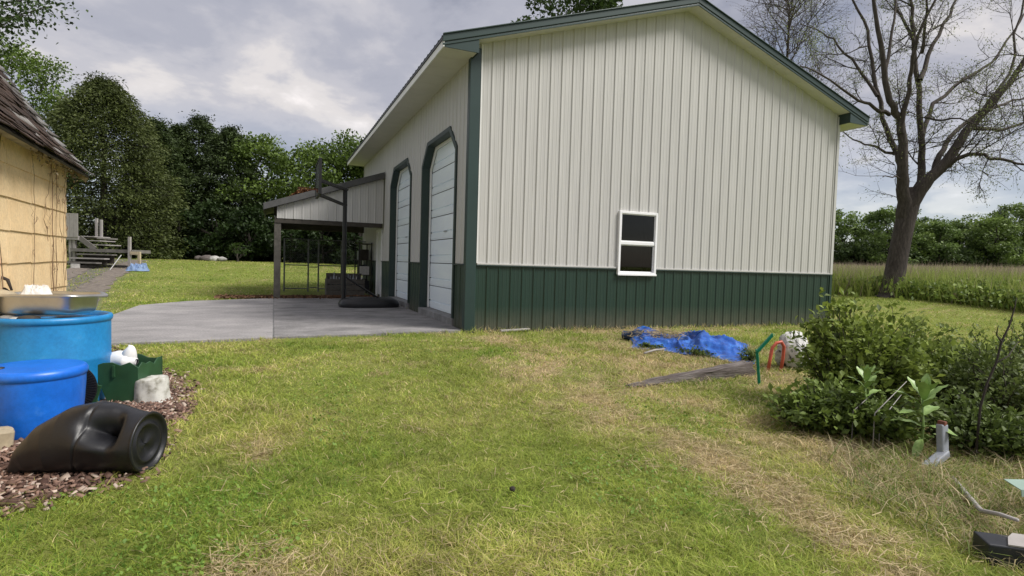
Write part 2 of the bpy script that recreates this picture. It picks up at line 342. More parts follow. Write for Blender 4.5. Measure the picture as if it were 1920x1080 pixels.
a = N(t, 'ShaderNodeAttribute', attribute_name='Col'); sc_ = N(t, 'ShaderNodeSeparateColor'); t.links.new(a.outputs['Color'], sc_.inputs[0])
gp = N(t, 'ShaderNodeNewGeometry')
nA = N(t, 'ShaderNodeTexNoise', ins={'Scale': 16, 'Detail': 8, 'Roughness': .75}); t.links.new(gp.outputs['Position'], nA.inputs['Vector'])
nB = N(t, 'ShaderNodeTexNoise', ins={'Scale': 1.2, 'Detail': 6, 'Roughness': .6}); t.links.new(gp.outputs['Position'], nB.inputs['Vector'])
rg = ramp(t, [(.3, (.045, .065, .014)), (.5, (.13, .165, .035)), (.7, (.24, .25, .08))]); t.links.new(nA.outputs[0], rg.inputs[0])
rg2 = ramp(t, [(.3, (.13, .17, .03)), (.5, (.19, .225, .05)), (.7, (.27, .27, .09))]); t.links.new(nB.outputs[0], rg2.inputs[0])
mA = N(t, 'ShaderNodeMix', data_type='RGBA', ins={0: .5}); t.links.new(rg.outputs[0], mA.inputs[6]); t.links.new(rg2.outputs[0], mA.inputs[7])
rd = ramp(t, [(.3, (.13, .09, .05)), (.5, (.32, .25, .14)), (.72, (.48, .40, .25))]); t.links.new(nA.outputs[0], rd.inputs[0])
mB = N(t, 'ShaderNodeMix', data_type='RGBA'); t.links.new(sc_.outputs[0], mB.inputs[0]); t.links.new(mA.outputs[2], mB.inputs[6]); t.links.new(rd.outputs[0], mB.inputs[7])
rt_ = ramp(t, [(.3, (.09, .085, .075)), (.6, (.17, .155, .14)), (.8, (.22, .2, .18))]); t.links.new(nA.outputs[0], rt_.inputs[0])
mC = N(t, 'ShaderNodeMix', data_type='RGBA'); t.links.new(sc_.outputs[1], mC.inputs[0]); t.links.new(mB.outputs[2], mC.inputs[6]); t.links.new(rt_.outputs[0], mC.inputs[7])
t.links.new(mC.outputs[2], b.inputs['Base Color'])
bp = N(t, 'ShaderNodeBump', ins={'Strength': .6, 'Distance': .03}); t.links.new(nA.outputs[0], bp.inputs['Height']); t.links.new(bp.outputs[0], b.inputs['Normal'])
M['ground'] = mg
npmesh('ground', V, F, np.stack([dr, tk, 0*dr], 1), 'ground', kind='structure', label='mown lawn with worn straw patches around the barn')

# concrete apron, two slabs with a joint
ap = thing('concrete_apron', 'grey concrete apron in front of the garage doors', 'apron'); ap['kind'] = 'structure'; del ap['category']
XJ = -3.09
obj('slab', MB().prism([(-5.9, -.62), (XJ-.008, -.315), (XJ-.008, 8.14), (-5.1, 7.0), (-5.9, 5.7)], -.1, .030, 2), 'conc', ap, bevel=.012)
obj('joint_filler', MB().box(XJ-.012, XJ+.012, -.30, 8.08, -.05, .020), 'sill', ap)
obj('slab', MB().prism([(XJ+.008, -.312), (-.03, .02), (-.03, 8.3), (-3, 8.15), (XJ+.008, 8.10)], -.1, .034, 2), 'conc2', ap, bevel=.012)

# gravel track: darker worn ruts as a thin sheet over the lawn
def trackfn(off, wd, seed):
    P = np.array(TRACK); L = np.concatenate([[0], np.cumsum(np.hypot(*np.diff(P, axis=0).T))]); r = np.random.default_rng(seed)
    jit = r.normal(size=(60, 2))*.07
    def fn(u, v):
        s = v*L[-1]; x = np.interp(s, L, P[:, 0]); y = np.interp(s, L, P[:, 1]); j = jit[int(v*59)]
        xx = x+off+(u-.5)*wd+(j[0] if u < .5 else j[1]); return (xx, y, float(terr(xx, y))+.012)
    return fn
M['gravel'] = mat('gravel_track', (.15, .14, .13), 1, bump=.6, bscale=30, vscale=7, stops=[(.3, (.085, .07, .058)), (.5, (.155, .13, .11)), (.7, (.23, .20, .165))])
for off, wd, sd_ in ((-.75, .8, 1), (.72, .75, 2)):
    obj('track', MB().grid(trackfn(off, wd, sd_), 5, 60), 'gravel', kind='structure', label='worn gravel wheel track running back past the shed')

# ------------------------------------------------------------------ ribbed steel sheet
RIB = .2286
def prof(u, ph):
    k = (u-ph)/RIB; d = abs(k-round(k))*RIB
    if d <= .010: h = .016
    elif d < .026: h = .016*(.026-d)/.016
    else:
        q = abs(d-RIB/3); h = .0035*max(0, (.012-q)/.012)
    return h
def ribpoints(a, b, ph):
    out = {a, b}; k0 = int((a-ph)/RIB)-1; k1 = int((b-ph)/RIB)+2
    for k in range(k0, k1):
        c = ph+k*RIB
        for o in (-.026, -.010, .010, .026, RIB/3-.012, RIB/3, RIB/3+.012, 2*RIB/3-.012, 2*RIB/3, 2*RIB/3+.012):
            if a < c+o < b: out.add(c+o)
    return out
def panels(name, ua, ub, ph, mapf, zints, breaks, m, parent):
    edges = [ua]; k = math.ceil((ua-ph+.03+.2)/(4*RIB)); e = ph+k*4*RIB-.03
    while e < ub-.1: edges.append(e); e += 4*RIB
    edges.append(ub)
    for a, b in zip(edges[:-1], edges[1:]):
        us = sorted(ribpoints(a, b, ph) | {x for x in breaks if a < x < b}); mb = MB()
        for u0, u1 in zip(us[:-1], us[1:]):
            if u1-u0 < 1e-6: continue
            i0 = zints(u0+1e-6); i1 = zints(u1-1e-6)
            for (p0, p1), (q0, q1) in zip(i0, i1):
                mb.add([mapf(u0, prof(u0, ph), p0), mapf(u1, prof(u1, ph), q0), mapf(u1, prof(u1, ph), q1), mapf(u0, prof(u0, ph), p1)], [(0, 1, 2, 3)])
        if mb.f:
            import bmesh
            o = obj(name, mb, m, parent, fix=False)
            bm = bmesh.new(); bm.from_mesh(o.data); bmesh.ops.remove_doubles(bm, verts=bm.verts, dist=1e-5); bm.to_mesh(o.data); bm.free()

# ------------------------------------------------------------------ pole barn
barn = thing('pole_barn', 'tall light stone steel barn with dark green wainscot and two white garage doors', 'barn')
XC = W/2; PITCHR = .3265; HP = 6.43
def rake(x): return HP-PITCHR*abs(x-XC)
WIN = (3.10, 3.985, 1.08, 2.30)
OH, OV, HS = .30, .58, 4.72
ph = .157
def hole(iv, z0, z1):
    out = []
    for a, b in iv:
        if b <= z0 or a >= z1: out.append((a, b)); continue
        if a < z0: out.append((a, z0))
        if b > z1: out.append((z1, b))
    return out
def gz_up(u):
    iv = [(HW, rake(u)+.02)]
    if WIN[0] < u < WIN[1]: iv = [(WIN[3], rake(u)+.02)]
    return iv
def gz_lo(u):
    if WIN[0] < u < WIN[1]: return [(-.06, WIN[2])]
    return [(-.06, HW-.012)]
gmap = lambda u, d, z: (u, -d, z)
panels('wall_panel', .02, W-.02, ph, gmap, gz_up, [WIN[0], WIN[1], XC], 'stone', barn)
panels('wainscot_panel', .02, W-.02, ph, gmap, gz_lo, [WIN[0], WIN[1]], 'green', barn)
# side wall with two garage doors (clipped top corners) and a walk door
DOORS = [(.76, 3.20), (4.46, 6.90)]; DTOP, DBOT, CH = 3.72, .17, .42
MAN = (8.28, 9.18, .12, 2.18)
def dtop(u, a, b): return DTOP-max(0, CH-(u-a), CH-(b-u))
def sz(lo, hi):
    def f(u):
        iv = [(lo, hi)]
        for a, b in DOORS:
            if a < u < b: iv = hole(iv, -.5, dtop(u, a, b))
        if MAN[0] < u < MAN[1]: iv = hole(iv, -.5, MAN[3])
        return iv
    return f
sbr = [q for a, b in DOORS for q in (a, a+CH, b-CH, b)]+[MAN[0], MAN[1]]
smap = lambda u, d, z: (-d, u, z)
panels('side_wall_panel', .02, YL-.02, .12, smap, sz(HW, HS+.02), sbr, 'stone', barn)
panels('side_wainscot_panel', .02, YL-.02, .12, smap, sz(-.06, HW-.012), sbr, 'green', barn)
rmap = lambda u, d, z: (W+d, u, z); bmap = lambda u, d, z: (u, YL+d, z)
panels('wall_panel', .02, YL-.02, .12, rmap, lambda u: [(HW, HS+.2)], [], 'stone', barn)
panels('wainscot_panel', .02, YL-.02, .12, rmap, lambda u: [(-.06, HW-.012)], [], 'green', barn)
panels('wall_panel', .02, W-.02, ph, bmap, lambda u: [(HW, rake(u)+.02)], [XC], 'stone', barn)
panels('wainscot_panel', .02, W-.02, ph, bmap, lambda u: [(-.06, HW-.012)], [], 'green', barn)
# wainscot transition trim: pale J strip over a dark drip lip
def zstrip(name, segs, plane, z0, z1, d, m):
    for a, b in segs:
        mb = MB()
        if plane == 'g': mb.box(a, b, -d, .01, z0, z1)
        else: mb.box(-d, .01, a, b, z0, z1)
        obj(name, mb, m, barn, bevel=.003)
zstrip('wainscot_cap', [(.17, WIN[0]-.03), (WIN[1]+.03, W-.06)], 'g', HW-.030, HW-.006, .036, 'trimdark')
zstrip('panel_base_trim', [(.18, WIN[0]-.03), (WIN[1]+.03, W-.06)], 'g', HW-.005, HW+.022, .030, 'stone')
zstrip('wainscot_cap', [(.10, .72), (3.30, 4.36), (7.0, 8.2), (9.25, YL-.1)], 's', HW-.030, HW-.006, .036, 'trimdark')
# corner posts
for x0, s in ((0, 1), (W, -1)):
    mb = MB(); a, b = sorted((x0-s*.030, x0+s*.165 if s > 0 else x0+s*.05))
    mb.box(a, b, -.030, -.002, -.05, HS+.18); c, d = sorted((x0-s*.030, x0-s*.002)); mb.box(c, d, -.002, .10, -.05, HS)
    if s > 0: obj('corner_trim', mb, 'trim', barn, bevel=.006)
    else:
        for za_, zb_, mm_ in ((-.05, HW-.012, 'green'), (HW-.008, HS+.18, 'stone')): obj('corner_trim', MB().box(a, b, -.030, -.002, za_, zb_).box(c, d, -.002, .10, za_, min(zb_, HS)), mm_, barn, bevel=.006)
for x0 in (0, W): obj('corner_trim', MB().box(x0-.03, x0+.03, YL-.1, YL+.03, -.05, HS), 'stone', barn)
obj('corner_sky_glint', MB().box(.166, .185, -.034, -.004, HW+.02, rake(.18)-.02), 'fascia', barn)  # white strip added to draw the line of sky light beside the trim
# roof sheets, each about a metre wide, on both slopes
RT = .13
def rtop(x): return rake(x)+RT
for s in (-1, 1):
    y = -OH-.02; n = 14; wd = (YL+2*OH+.04)/n
    for k in range(n):
        mb = MB(); y0, y1 = y+k*wd, y+(k+1)*wd-.004; cs = sorted({y0, y1} | {p for q in range(5) for c in [y0+q*RIB+.02] for p in (c, c+.014, c+.030, c+.044) if y0 < p < y1})
        xe = XC+s*(XC+OV+.04); xr = XC+s*.0
        def zz_(yy): 
            q = (yy-y0-.02) % RIB; return .020 if .013 < q < .031 else 0.
        for a, b in zip(cs[:-1], cs[1:]):
            mb.add([(xe, a, rtop(xe)+zz_(a)), (xr, a, rtop(xr)+zz_(a)), (xr, b, rtop(xr)+zz_(b)), (xe, b, rtop(xe)+zz_(b))], [(0, 1, 2, 3)])
        obj('roof_panel', mb, 'trim', barn, solid=.004)
obj('ridge_cap', MB().prism([(XC-.22, rtop(XC-.22)+.03), (XC, rtop(XC)+.045), (XC+.22, rtop(XC+.22)+.03), (XC, rtop(XC)+.028)], -OH-.05, YL+OH+.05, 1), 'trim', barn)
# rake trim (front and back): face board, drip lip, under-lip
for yy, s in ((-OH, -1), (YL+OH, 1)):
    for k in (-1, 1):
        xe = XC+k*(XC+OV+.03); xm = XC
        def strip(z0, z1, t, xa=xe, xb=xm):
            a, b = sorted((yy, yy+s*t))
            return MB().prism([(xa, rake(xa)+z0), (xb, rake(xb)+z0), (xb, rake(xb)+z1), (xa, rake(xa)+z1)], a, b, 1)
        obj('rake_trim', strip(.045, .155, .022), 'trim', barn, bevel=.004)
        obj('rake_lip', strip(.155, .175, .045), 'trim', barn, bevel=.004)
        obj('rake_reveal', strip(.022, .045, .006), 'trimdark', barn)
        obj('rake_edge', strip(-.012, .022, .016), 'trim', barn, bevel=.003)
    # rake soffit, plank by plank up the slope
    for k in (-1, 1):
        n = 12; xe_ = XC+k*(XC-.02)
        for q in range(n):
            a = XC+(xe_-XC)*q/n; b = XC+(xe_-XC)*(q+1)/n-k*.004; a, b = sorted((a, b)); y0, y1 = sorted((yy+(.002 if s < 0 else -.002), (0.0 if s < 0 else YL)))
            obj('rake_soffit_panel', MB().prism([(a, rake(a)), (b, rake(b)), (b, rake(b)+.012), (a, rake(a)+.012)], y0, y1, 1), 'soffit', barn)
# eave soffits with butt joints, white fascia, dark drip edge; boxed returns at the corners
for k, x0 in ((-1, 0.), (1, W)):
    n = 26; y0 = -OH; L = YL+2*OH; xa, xb = sorted((x0, x0+k*OV))
    for q in range(n):
        obj('soffit_panel', MB().box(xa+.004, xb-.004, y0+q*L/n+.003, y0+(q+1)*L/n-.003, HS, HS+.014), 'soffit', barn)
    c, d = sorted((x0+k*OV, x0+k*(OV+.02)))
    obj('fascia_board', MB().box(c, d, -OH-.012, YL+OH+.012, HS-.018, HS+.095), 'fascia', barn, bevel=.004)
    c, d = sorted((x0+k*(OV-.004), x0+k*(OV+.035)))
    obj('drip_edge', MB().box(c, d, -OH-.016, YL+OH+.016, HS+.098, HS+.14), 'black', barn)
    for yy, s in ((-OH, -1), (YL+OH, 1)):
        xi = x0-k*.02; xo = x0+k*(OV+.0); y0_, y1_ = sorted((yy+s*.004, yy-s*.016))
        obj('eave_return', MB().prism([(xo, HS-.012), (xi, HS-.012), (xi, rake(xi)-.004), (xo, rake(xo)+.06)], y0_, y1_, 1), 'trim', barn)
        y0_, y1_ = sorted((yy-s*.018, (0. if s < 0 else YL))); c, d = sorted((xi, xi+k*.015))
        obj('eave_return_side', MB().box(c, d, y0_, y1_, HS-.01, rake(xi)-.006), 'trimdark', barn)
# garage doors: recessed sections, white jamb strips, dark green reveals
def octo(a, b, z0, z1, c): return [(a, z0), (b, z0), (b, z1-c), (b-c, z1), (a+c, z1), (a, z1-c)]
for a, b in DOORS:
    d = thing('garage_door', None, None); d.parent = barn; REC = .19
    ov = octo(a, b, DBOT, DTOP, CH)
    rim = []
    mb = MB()
    for (p, q), (r, s) in zip(ov[1:], ov[2:]+ov[:1]):   # reveal faces: right jamb, chamfers, head, left jamb
        if q == DBOT and s == DBOT: continue
        mb.add([(-.028, p, q), (-.028, r, s), (REC, r, s), (REC, p, q)], [(0, 1, 2, 3)])
    obj('reveal', mb, 'trimdark', barn, solid=.006, fix=False)
    tw = .085; ou = octo(a-tw, b+tw, DBOT-.17, DTOP+tw, CH+.035)
    mb = MB(); n = len(ov); idx = [1, 2, 3, 4, 5, 0]
    for i, j in zip(idx[:-1], idx[1:]):
        P = [(-.032, *ov[i]), (-.032, *ov[j]), (-.032, *ou[j]), (-.032, *ou[i])]; P = [(x, y, max(z, .0)) for x, y, z in P]
        mb.add(P+[(-.004, y, z) for _, y, z in P], [(0, 1, 2, 3), (4, 7, 6, 5), (0, 4, 5, 1), (1, 5, 6, 2), (2, 6, 7, 3), (3, 7, 4, 0)])
    obj('door_trim', mb, 'trimdark', barn)
    ij = octo(a+.06, b-.06, DBOT, DTOP-.07, CH-.02); mb = MB(); ov2 = octo(a+.006, b-.006, DBOT, DTOP-.006, CH)
    for i, j in zip(idx[:-1], idx[1:]):
        P = [(REC-.05, *ov2[i]), (REC-.05, *ov2[j]), (REC-.05, *ij[j]), (REC-.05, *ij[i])]
        mb.add(P+[(REC-.02, y, z) for _, y, z in P], [(0, 1, 2, 3), (4, 7, 6, 5), (0, 4, 5, 1), (1, 5, 6, 2), (2, 6, 7, 3), (3, 7, 4, 0)])
    obj('jamb_seal', mb, 'fascia', barn)
    nsec = 7; hsec = (DTOP-DBOT)/nsec
    bpy.data.objects.remove(d)
    for q in range(nsec):
        z = DBOT+q*hsec; mb = MB(); x = REC
        pr = [(x, z+.004), (x, z+.03), (x-.004, z+.036), (x-.004, z+.30*hsec), (x+.022, z+.30*hsec+.008), (x+.022, z+.30*hsec+.024), (x-.004, z+.30*hsec+.032), (x-.004, z+hsec-.036), (x, z+hsec-.03), (x, z+hsec-.014), (x+.03, z+hsec-.010)]
        mb.add([(px, yy, pz) for yy in (a+.012, b-.012) for px, pz in pr]+[(x+.05, yy, zz2) for yy in (a+.012, b-.012) for zz2 in (z, z+hsec)],
               [(i, i+1, len(pr)+i+1, len(pr)+i) for i in range(len(pr)-1)])
        obj('door_section', mb, 'door', barn, solid=.003, fix=False)
        mb = MB()
        for yy in (a+.075, b-.075): mb.box(REC-.020, REC-.004, yy-.025, yy+.025, z+hsec-.05, z+hsec+.04) if q < nsec-1 else None
    obj('handle', MB().box(REC-.03, REC-.003, (a+b)/2-.09, (a+b)/2+.09, DBOT+3*hsec+.15, DBOT+3*hsec+.17), 'steelg', barn, bevel=.004)
    obj('door_sill', MB().box(-.045, .25, a-.09, b+.09, -.05, DBOT-.004), 'sill', barn, bevel=.01)
# walk door inside the lean-to
a, b, z0, z1 = MAN
obj('walk_door', MB().box(-.004, .04, a+.06, b-.06, z0, z1-.06), 'vinyl', barn, bevel=.004)
obj('door_frame', MB().box(-.035, .05, a, a+.06, z0-.1, z1).box(-.035, .05, b-.06, b, z0-.1, z1).box(-.035, .05, a+.06, b-.06, z1-.06, z1), 'fascia', barn, bevel=.004)
# window
x0, x1, z0, z1 = WIN; fw = .036
wf = obj('window', MB().box(x0-.012, x0+fw, -.058, .06, z0-.012, z1+.012).box(x1-fw, x1+.012, -.058, .06, z0-.012, z1+.012).box(x0+fw, x1-fw, -.058, .06, z1-fw, z1+.012).box(x0+fw, x1-fw, -.058, .06, z0-.012, z0+fw), 'vinyl', barn, bevel=.004)
zm = (z0+z1)/2
obj('meeting_rail', MB().box(x0+fw, x1-fw, -.045, .04, zm-.03, zm+.03), 'vinyl', wf, bevel=.004)
for q, (a, b, yy) in enumerate(((zm+.03, z1-fw, -.022), (z0+fw, zm-.03, .004))):
    sf = obj('sash', MB().box(x0+fw, x0+fw+.018, yy-.014, yy+.014, a, b).box(x1-fw-.018, x1-fw, yy-.014, yy+.014, a, b).box(x0+fw+.018, x1-fw-.018, yy-.014, yy+.014, b-.018, b).box(x0+fw+.018, x1-fw-.018, yy-.014, yy+.014, a, a+.018), 'vinyl', wf)
    obj('pane', MB().box(x0+fw+.018, x1-fw-.018, yy-.003, yy+.003, a+.018, b-.018), 'glass', wf)
obj('sill', MB().box(x0-.02, x1+.02, -.075, -.0585, z0-.03, z0+.004), 'vinyl', wf, bevel=.004)
# inside: floor, timber frame behind the window
obj('floor_slab', MB().box(.26, W-.1, .1, YL-.1, -.05, .14), 'sill', barn)
for k in range(9): obj('stud', MB().box(W-.18, W-.03, .6+k*1.3, .7+k*1.3, .14, HS), 'int', barn)
obj('workbench', MB().box(2.0, 3.3, .35, 1.0, .85, .95).box(2.05, 2.15, .4, .5, .14, .85).box(3.1, 3.2, .4, .5, .14, .85), 'int', barn)
obj('light_tube', MB().tube([(3.2, 2.6, 2.95), (3.2, 4.2, 2.95)], .03).tube([(4.0, 2.6, 2.95), (4.0, 4.2, 2.95)], .03), 'vinyl', barn)

# ------------------------------------------------------------------ lean-to on the side wall
LY0, LY1 = 8.0, 11.9; LXE = -3.36
lt = thing('lean_to_shelter', 'open-sided lean-to with grey roof against the barn side wall', 'shelter', (-1.6, 10, 0))
LL = np.array([-1.6, 10, 0])
def lpart(name, mb, m, **kw):
    mb.v = [tuple(np.array(p)-LL) for p in mb.v]; return obj(name, mb, m, lt, **kw)
def lroof(x): return 2.70+(x-LXE)*(3.86-2.70)/(-.03-LXE)
lmap = lambda u, d, z: (u-LL[0], LY0-d-LL[1], z-LL[2])
panels('gable_panel', -3.02, -.04, -.05, lmap, lambda u: [(2.32, lroof(u)-.17)], [], 'stone', lt)
lpart('beam', MB().box(-3.08, -.05, LY0+.01, LY0+.10, 2.19, 2.36), 'ltbeam')
lpart('beam', MB().box(-3.08, -2.93, LY0+.1, LY1, 2.19, 2.36), 'ltbeam')
lpart('beam', MB().box(-3.08, -.05, LY1-.1, LY1, 2.19, 2.40), 'ltbeam')
for yy in (LY0+.12, LY1-.15): lpart('post', MB().box(-3.09, -2.91, yy-.09, yy+.09, -.05, 2.19), 'ltpost', bevel=.012)
n = 5; wd = (LY1+.2-LY0+.12)/n
for k in range(n):
    y0 = LY0-.12+k*wd
    lpart('roof_sheet', MB().prism([(LXE, lroof(LXE)-.03), (-.035, lroof(-.035)-.03), (-.035, lroof(-.035)), (LXE, lroof(LXE))], y0, y0+wd-.004, 1), 'ltroof')
lpart('barge_board', MB().prism([(LXE-.01, lroof(LXE)-.17), (-.035, lroof(-.035)-.17), (-.035, lroof(-.035)+.012), (LXE-.01, lroof(LXE)+.012)], LY0-.145, LY0-.122, 1), 'ltroof', bevel=.004)
lpart('fascia', MB().box(LXE-.025, LXE-.002, LY0-.12, LY1+.2, lroof(LXE)-.17, lroof(LXE)+.01), 'ltroof')
for k in range(5): 
    yy = LY0+.35+k*.8; lpart('rafter', MB().prism([(-3.1, lroof(-3.1)-.18), (-.05, lroof(-.05)-.18), (-.05, lroof(-.05)-.031), (-3.1, lroof(-3.1)-.031)], yy, yy+.04, 1), 'ltbeam')
# dead leaves caught on the lean-to roof
rng = np.random.default_rng(5); n = 1500
lx = -2.35+rng.normal(size=n)*.28; ly = 8.35+np.abs(rng.normal(size=n))*.5; C = np.stack([lx, ly, np.array([lroof(q) for q in lx])+.02+.16*rng.random(n)*np.exp(-((lx+2.35)/.3)**2)], 1)
V, F, cc = leaves(C, .07+.05*rng.random(n), rng, .6, .5, np.array([.17, .075, .03])*(.5+rng.random((n, 1))))
npmesh('leaf_pile', V, F, cc, 'litter', kind='stuff', label='rust brown dead leaves heaped on the lean-to roof', loc=(-2.35, 8.7, 3.05))

# chain-link kennel run behind the lean-to post
FY = 11.55; fz = float(terr(-1.8, FY))
kn = thing('chain_link_fence', 'chain-link kennel fence with steel pipe rails under the lean-to', 'fence', (-2, FY, fz))
def fx(px): return float(PY(px, 500, FY)[0])+2
for px in (533, 578, 597, 640, 690): obj('post', MB().tube([(fx(px), 0, -.1), (fx(px), 0, 1.84)], .026, 8), 'fencepipe', kn)
for z in (1.82, .92, .10): obj('rail', MB().tube([(fx(533), -.005, z), (fx(578), -.005, z)], .018, 8).tube([(fx(597), -.005, z), (fx(690), -.005, z)], .018, 8), 'fencepipe', kn)
for z in (1.80, .86, .14): obj('gate_rail', MB().tube([(fx(578)+.04, -.01, z), (fx(597)-.04, -.01, z)], .016, 8), 'fencepipe', kn)
mb = MB(); xa, xb = fx(533), fx(690)
for k in range(-30, 60):
    for s in (1, -1):
        x_ = xa+k*.065; p0 = [x_, .0, .1]; p1 = [x_+s*1.72, 0., 1.82]
        if s < 0: p0[0] += 0
        def clipx(p, q):
            p = np.array(p); q = np.array(q); t0, t1 = 0., 1.; dx = q[0]-p[0]
            for lim, sg in ((xa, 1), (xb, -1)):
                a = sg*(p[0]-lim); b = sg*(q[0]-lim)
                if a < 0 and b < 0: return None
                if a < 0: t0 = max(t0, a/(a-b))
                if b < 0: t1 = min(t1, a/(a-b))
            return (p+(q-p)*t0, p+(q-p)*t1) if t1 > t0 else None
        c = clipx(p0, p1)
        if c: mb.tube(c, .0016, 3, False)
obj('wire_mesh', mb, 'fencepipe', kn, fix=False, kind='stuff')
# timber bin of odds and ends under the lean-to, shelves by the wall
bn = thing('storage_bin', 'low dark timber bin full of jars and bottles under the lean-to', 'bin', (-.95, 9.3, .03))
for z in (.02, .20, .38): obj('board', MB().box(-.62, .55, -.28, -.25, z, z+.165), 'ltpost', bn, bevel=.004)
for s, e in ((-.62, -.59), (.52, .55)): obj('end_panel', MB().box(s, e, -.249, .28, .02, .54), 'ltpost', bn)
obj('back_panel', MB().box(-.59, .52, .25, .28, .02, .72), 'ltpost', bn)
obj('bin_floor', MB().box(-.59, .52, -.25, .25, .30, .33), 'ltpost', bn)
rj = random.Random(4)
for k in range(13):
    x_ = -1.5+k*.085; h_ = .26+rj.random()*.22; r_ = .03+.018*rj.random()
    obj('bottle', MB().lathe([(0.001, 0), (r_, .004), (r_, h_*.62), (r_*.4, h_*.78), (r_*.4, h_), (.001, h_)], 12), rj.choice(['paper', 'steelg', 'gutter', 'navy']), None, True, (x_, 9.2+rj.uniform(-.08, .12), .362), angle=40,
        label='small jar or bottle standing in the low timber bin', cat='bottle', group='bottles in the timber bin')
sh = thing('metal_shelf', 'dark metal shelf standing against the barn wall inside the lean-to', 'shelf', (-.28, 10.3, .03))
for x_ in (-.2, .2):
    for y_ in (-.5, .5): obj('leg', MB().box(x_-.018, x_+.018, y_-.018, y_+.018, 0, 1.75), 'black', sh)
for z in (.15, .65, 1.15, 1.70): obj('shelf_board', MB().box(-.215, .215, -.52, .52, z, z+.025), 'ltbeam', sh)
for k, (y_, z, h_, m) in enumerate(((-.3, .175, .3, 'navy'), (.1, .175, .35, 'ltpost'), (-.25, .675, .28, 'paper'), (.2, .675, .33, 'navy'), (-.1, 1.175, .35, 'ltbeam'), (.25, 1.175, .3, 'gutter'))):
    obj('carton', MB().box(-.15, .15, -.15, .15, 0, h_).box(-.152, .152, -.02, .02, h_, h_+.002), m, None, False, (-.28, 10.3+y_, .03+z), bevel=.006, label='small carton kept on the metal shelf inside the lean-to', cat='carton', group='cartons on the metal shelf')

# ------------------------------------------------------------------ basketball hoop
PXb = np.array([-1.5, 5.0, .034])
hp = thing('basketball_hoop', 'black portable basketball hoop standing by the garage doors', 'hoop', PXb)
def base(u, v):
    a = 2*math.pi*u; sq = lambda c: math.copysign(abs(c)**.55, c); k = [1.0, 1.03, .98, .86, .78, .0][int(round(v*5))]; z = [0, .07, .16, .215, .23, .235][int(round(v*5))]
    return (.62+sq(math.cos(a))*.72*k, sq(math.sin(a))*.40*k, z)
obj('base', MB().grid(base, 32, 6, True), 'blackpl', hp, True)
obj('water_cap', MB().lathe([(.05, .225), (.05, .25), (.001, .25)], 16, (.2, .15, 0)), 'black', hp, True, angle=40)
PTOP = 2.88
obj('pole', MB().tube([(0, 0, .08), (0, 0, PTOP)], .052, 14), 'black', hp, True, angle=50)
obj('pole_joint', MB().lathe([(.054, 1.30), (.058, 1.31), (.058, 1.40), (.054, 1.41)], 14), 'black', hp, True)
for s in (-.1, .1): obj('brace', MB().tube([(0.02, s*.6, .75), (.95, s*2.2, .15)], .020, 8), 'black', hp)
for s in (-.09, .09):
    obj('upper_arm', MB().obox((0, 0, 0), (.06, s, PTOP-.02), (-.58, s*1.6, PTOP+.17), .035, .05), 'black', hp)
    obj('lower_arm', MB().obox((0, 0, 0), (.04, s, PTOP-.40), (-.58, s*1.6, PTOP-.18), .035, .05), 'black', hp)
bbr = obj('backboard', MB().box(-.64, -.60, -.56, .56, PTOP-.18, PTOP+.58), 'backboard', hp, bevel=.008)
fwb = .035
obj('board_frame', MB().box(-.655, -.59, -.60, -.56, PTOP-.22, PTOP+.62).box(-.655, -.59, .56, .60, PTOP-.22, PTOP+.62).box(-.655, -.59, -.56, .56, PTOP+.58, PTOP+.62).box(-.655, -.59, -.56, .56, PTOP-.22, PTOP-.18), 'black', bbr, bevel=.006)
obj('rim', MB().tube([(-.86+.225*math.cos(t_), .225*math.sin(t_), PTOP-.05) for t_ in np.linspace(0, 2*math.pi, 33)], .010, 8, False).box(-.656, -.62, -.07, .07, PTOP-.12, PTOP-.03), 'rust', hp)
mb = MB()
for k in range(12):
    a0 = 2*math.pi*k/12
    for s in (1, -1): mb.tube([(-.86+r_*math.cos(a0+s*q*.5), r_*math.sin(a0+s*q*.5), PTOP-.05-q*.11) for q, r_ in ((0, .22), (1, .18), (2, .145), (3, .13))], .003, 4, False)


# brown leaf litter along the back of the apron
rng = np.random.default_rng(8); n = 5200
lx = rng.uniform(-4.6, -.1, n); ly = 8.2+rng.normal(size=n)*.16+.45*rng.random(n); C = np.stack([lx, ly, terr(lx, ly)+.02+.05*rng.random(n)], 1)
V, F, cc = leaves(C, .06+.05*rng.random(n), rng, .6, .5, np.array([.16, .085, .045])*(.4+rng.random((n, 1))))
npmesh('leaf_litter', V, F, cc, 'litter', kind='stuff', label='brown leaf litter drifted along the back edge of the concrete', loc=(-2.3, 8.3, 0))

# ------------------------------------------------------------------ yellow shed (parallel to the barn, left of the camera)
srz = math.atan2(-SHEDU[0], SHEDU[1])*-1*-1
shed = thing('garden_shed', 'old yellow shed with steep curled brown shingle roof and dead vines', 'shed', (SHEDC[0], SHEDC[1], 0), math.atan2(-SHEDU[0], SHEDU[1]))
